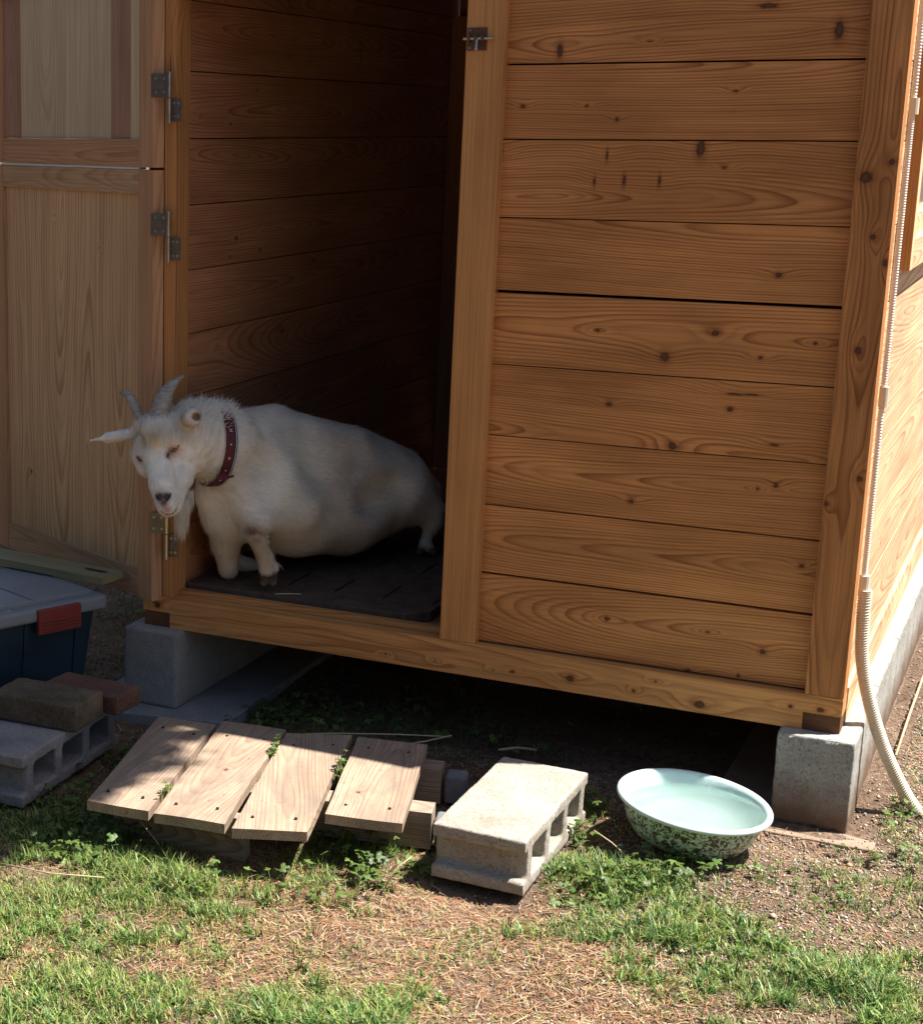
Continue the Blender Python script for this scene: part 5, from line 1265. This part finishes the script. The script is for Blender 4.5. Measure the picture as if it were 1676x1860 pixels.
# low lobed-leaf weeds
WB = [((-1.3699, -0.6869, -0.0000), .13, 120, 1), ((-1.4976, -0.6562, 0.0000), .12, 90, 1), ((-1.4100, -0.3842, 0.0000), .05, 60, 1), ((-1.3161, -0.8176, 0.0000), .12, 130, 1), ((-1.2344, -0.7402, 0.0000), .07, 90, 1), ((-0.7832, -0.4534, 0.0000), .07, 110, 1), ((-0.8291, -0.5731, -0.0000), .08, 110, 1), ((-1.1858, 0.0784, 0.0000), .16, 200, 1),
      ((-0.9878, 0.1460, 0.0000), .18, 180, 1), ((-0.7475, 0.1529, 0.0000), .16, 90, 1), ((-1.2947, 0.0622, 0.0000), .08, 80, 1), ((-0.3409, -0.5272, 0.0000), .08, 90, 1), ((-0.2627, -0.4281, 0.0000), .07, 90, 1), ((-0.2190, -0.3467, 0.0000), .05, 60, 1), ((-0.4545, -0.1353, 0.0000), .04, 40, 1), ((-0.0860, -0.3559, 0.0000), .04, 25, .8), ((-0.4288, -0.3160, 0.0000), .04, 40, 1),
      ((0.0380, -0.3401, 0.0000), .08, 50, .8), ((0.1041, 0.1135, 0.0000), .07, 70, .9), ((0.0659, -0.0974, 0.0000), .07, 30, .7), ((-0.7602, -0.7910, 0.0000), .05, 40, .8), ((-0.6428, -0.6147, 0.0000), .03, 20, 1), ((-0.0099, -0.6395, 0.0000), .12, 60, .8), ((-1.7005, 0.0732, 0.0000), .10, 60, 1), ((-2.0422, 0.7023, 0.0000), .25, 120, 1), ((0.1469, -0.1110, 0.0000), .08, 40, .8),
      ((-1.22, -.86, 0), .06, 30, 1.1), ((-1.0, -.85, 0), .07, 16, 1.0), ((-.86, -.80, 0), .05, 16, 1.0), ((-.74, -.68, 0), .05, 50, 1.2), ((-.66, -.60, 0), .03, 16, 1.0), ((-1.3409, -0.1411, 0.0000), .02, 12, .8), ((0.0825, 0.7976, 0.0000), .05, 15, .7)]
GP = [((-1.0749, -0.4894, 0.0500), .05), ((-1.2582, -0.3320, 0.0500), .03), ((-0.9254, -0.4048, 0.0500), .04), ((-0.9777, -0.2511, 0.0500), .03), ((-1.0537, -0.5464, 0.0500), .03)]
lv, lf, lcx = [], [], []; nvv = 0
def leaf(c, up_, dr, sz, colr):
    global nvv
    dr = np.array(dr); up_ = np.array(up_); sd_ = np.cross(up_, dr)
    for an, ls in ((0, 1), (.95, .8), (-.95, .8)):
        d_ = dr * math.cos(an) + sd_ * math.sin(an); s_ = np.cross(up_, d_); L_ = sz * ls
        pts = [c, c + d_ * L_ * .45 + s_ * L_ * .30, c + d_ * L_ * .62 + s_ * L_ * .15, c + d_ * L_ * .85 + s_ * L_ * .22, c + d_ * L_ + up_ * -L_ * .15, c + d_ * L_ * .85 - s_ * L_ * .22, c + d_ * L_ * .62 - s_ * L_ * .15, c + d_ * L_ * .45 - s_ * L_ * .30, c + d_ * L_ * .5 + up_ * L_ * .08]
        lv.extend(pts)
        for j in range(8): 
            a_, b_ = j, (j + 1) % 8; lf.append((nvv + a_, nvv + b_, nvv + 8))
        lcx.extend([colr] * 9); nvv += 9
for (c, rad, n_, sc_) in WB + [(g[0], g[1], 60, -1) for g in GP]:
    for _ in range(n_):
        px_, py_ = c[0] + r.normal(0, rad * .6), c[1] + r.normal(0, rad * .6)
        pallet_ = sc_ < 0
        if pallet_:
            # plants growing up through the gaps between planks
            gi = r.integers(0, 3); t_ = r.uniform(.12, .85); a0 = np.array(PL[gi][1]); a1 = np.array(PL[gi][2]); b0_ = np.array(PL[gi+1][0]); b1_ = np.array(PL[gi+1][3])
            p_ = (a0 + (a1 - a0) * t_) * .5 + (b0_ + (b1_ - b0_) * t_) * .5
            if noise2(np.array([t_ * 5 + gi]), np.array([0.]), 77, 2)[0] < -.05: continue
            px_, py_ = p_ + r.normal(0, .003, 2); z_ = r.uniform(.086, .112); s_ = r.uniform(.007, .013)
        else:
            if blocked(np.array([px_]), np.array([py_]))[0]: continue
            inpal = (-1.36 < px_ < -.70) and (-.81 < py_ < -.22)
            z_ = float(gh(np.array([px_]), np.array([py_]))[0]) + r.uniform(.006, .045) * sc_; s_ = r.uniform(.008, .019) * sc_
            if inpal: z_ = min(z_, .04)
        a = r.uniform(0, 6.28); upv = np.array([r.normal(0, .35), r.normal(0, .35), 1.0]); upv /= np.linalg.norm(upv); dr = np.array([math.cos(a), math.sin(a), 0]); dr -= upv * (dr @ upv); dr /= np.linalg.norm(dr)
        cr_ = np.array([.085, .15, .04]) * r.uniform(.5, 1.4) + np.array([.05, .04, 0]) * r.uniform(0, 1)
        leaf(np.array([px_, py_, z_]), upv, dr, s_, cr_)
        # stem
        st = np.array([px_ - dr[0] * .012, py_ - dr[1] * .012, z_ - max(.02, z_ + .01) if not pallet_ else z_ - .04]); w2 = np.cross(dr, [0, 0, 1]) * .0007
        lv.extend([st - w2, st + w2, np.array([px_, py_, z_]) + w2, np.array([px_, py_, z_]) - w2]); lf.append((nvv, nvv + 1, nvv + 2)); lf.append((nvv, nvv + 2, nvv + 3)); lcx.extend([cr_ * .9] * 4); nvv += 4
tag(link('low_weeds', mesh_np('low_weeds', np.array(lv), np.array(lf), attrs={'col': np.array(lcx)}), attr_mat('weed_leaf', .45, .35, .3)), 'low lobed-leaf weeds growing around the duckboard and under the shed', 'weeds', kind='stuff')
# single dry stalks
m_st = plain('dry_stalk', (.46, .36, .22), .7, 0, .2, 40)
def stalk(pts, rad, label, name='dry_stalk'):
    q = Poly(); q.tube(pts, rad, 6); tag(q.obj(name, m_st, None, smooth=True), label, 'stalk')
stalk([(-1.1370, -0.2187, 0.0550), (-1.0291, -0.1610, 0.0600), (-0.9002, -0.0899, 0.0580), (-0.8010, -0.0248, 0.0500)], .0016, 'long pale dry stalk lying behind the duckboard in the dark under the shed')
stalk([(-0.8727, -0.1101, 0.0450), (-0.8342, -0.0759, 0.0500), (-0.7936, -0.0282, 0.0550)], .0018, 'short pale dry stalk crossing the tip of the long one')
stalk([(-1.3484, -1.0045, 0.0100), (-1.2312, -1.0139, 0.0200), (-1.1410, -0.9651, 0.0120)], .0012, 'thin curved dry stalk on the turf at the left picture edge')
stalk([(0.0716, 1.1408, 0.0000), (0.0717, 0.7785, 0.0040), (0.0732, 0.4753, 0.0040)], .003, 'straight pale cane on the grit beside the right foundation')
stalk([(-1.2109, -0.7371, 0.0450), (-1.1735, -0.7546, 0.0300), (-1.1351, -0.7612, 0.0000)], .0012, 'bent straw hanging off the front corner of the duckboard')
stalk([(-0.6802, -0.7189, 0.0000), (-0.6683, -0.6905, 0.0300), (-0.6465, -0.6755, 0.0500)], .0014, 'upright tan straw at the front left corner of the sunlit hollow block')
stalk([(-0.3831, -0.3858, 0.0500), (-0.3492, -0.3802, 0.0300), (-0.3089, -0.3871, 0.0050)], .0012, 'tan stalk leaning on the grass left of the basin')
stalk([(-0.7021, 0.0272, 0.0200), (-0.6672, 0.0568, 0.0220), (-0.6270, 0.0698, 0.0200)], .003, 'dry leaf stalk on the dark soil behind the sunlit hollow block')

print('objects', len(bpy.data.objects))
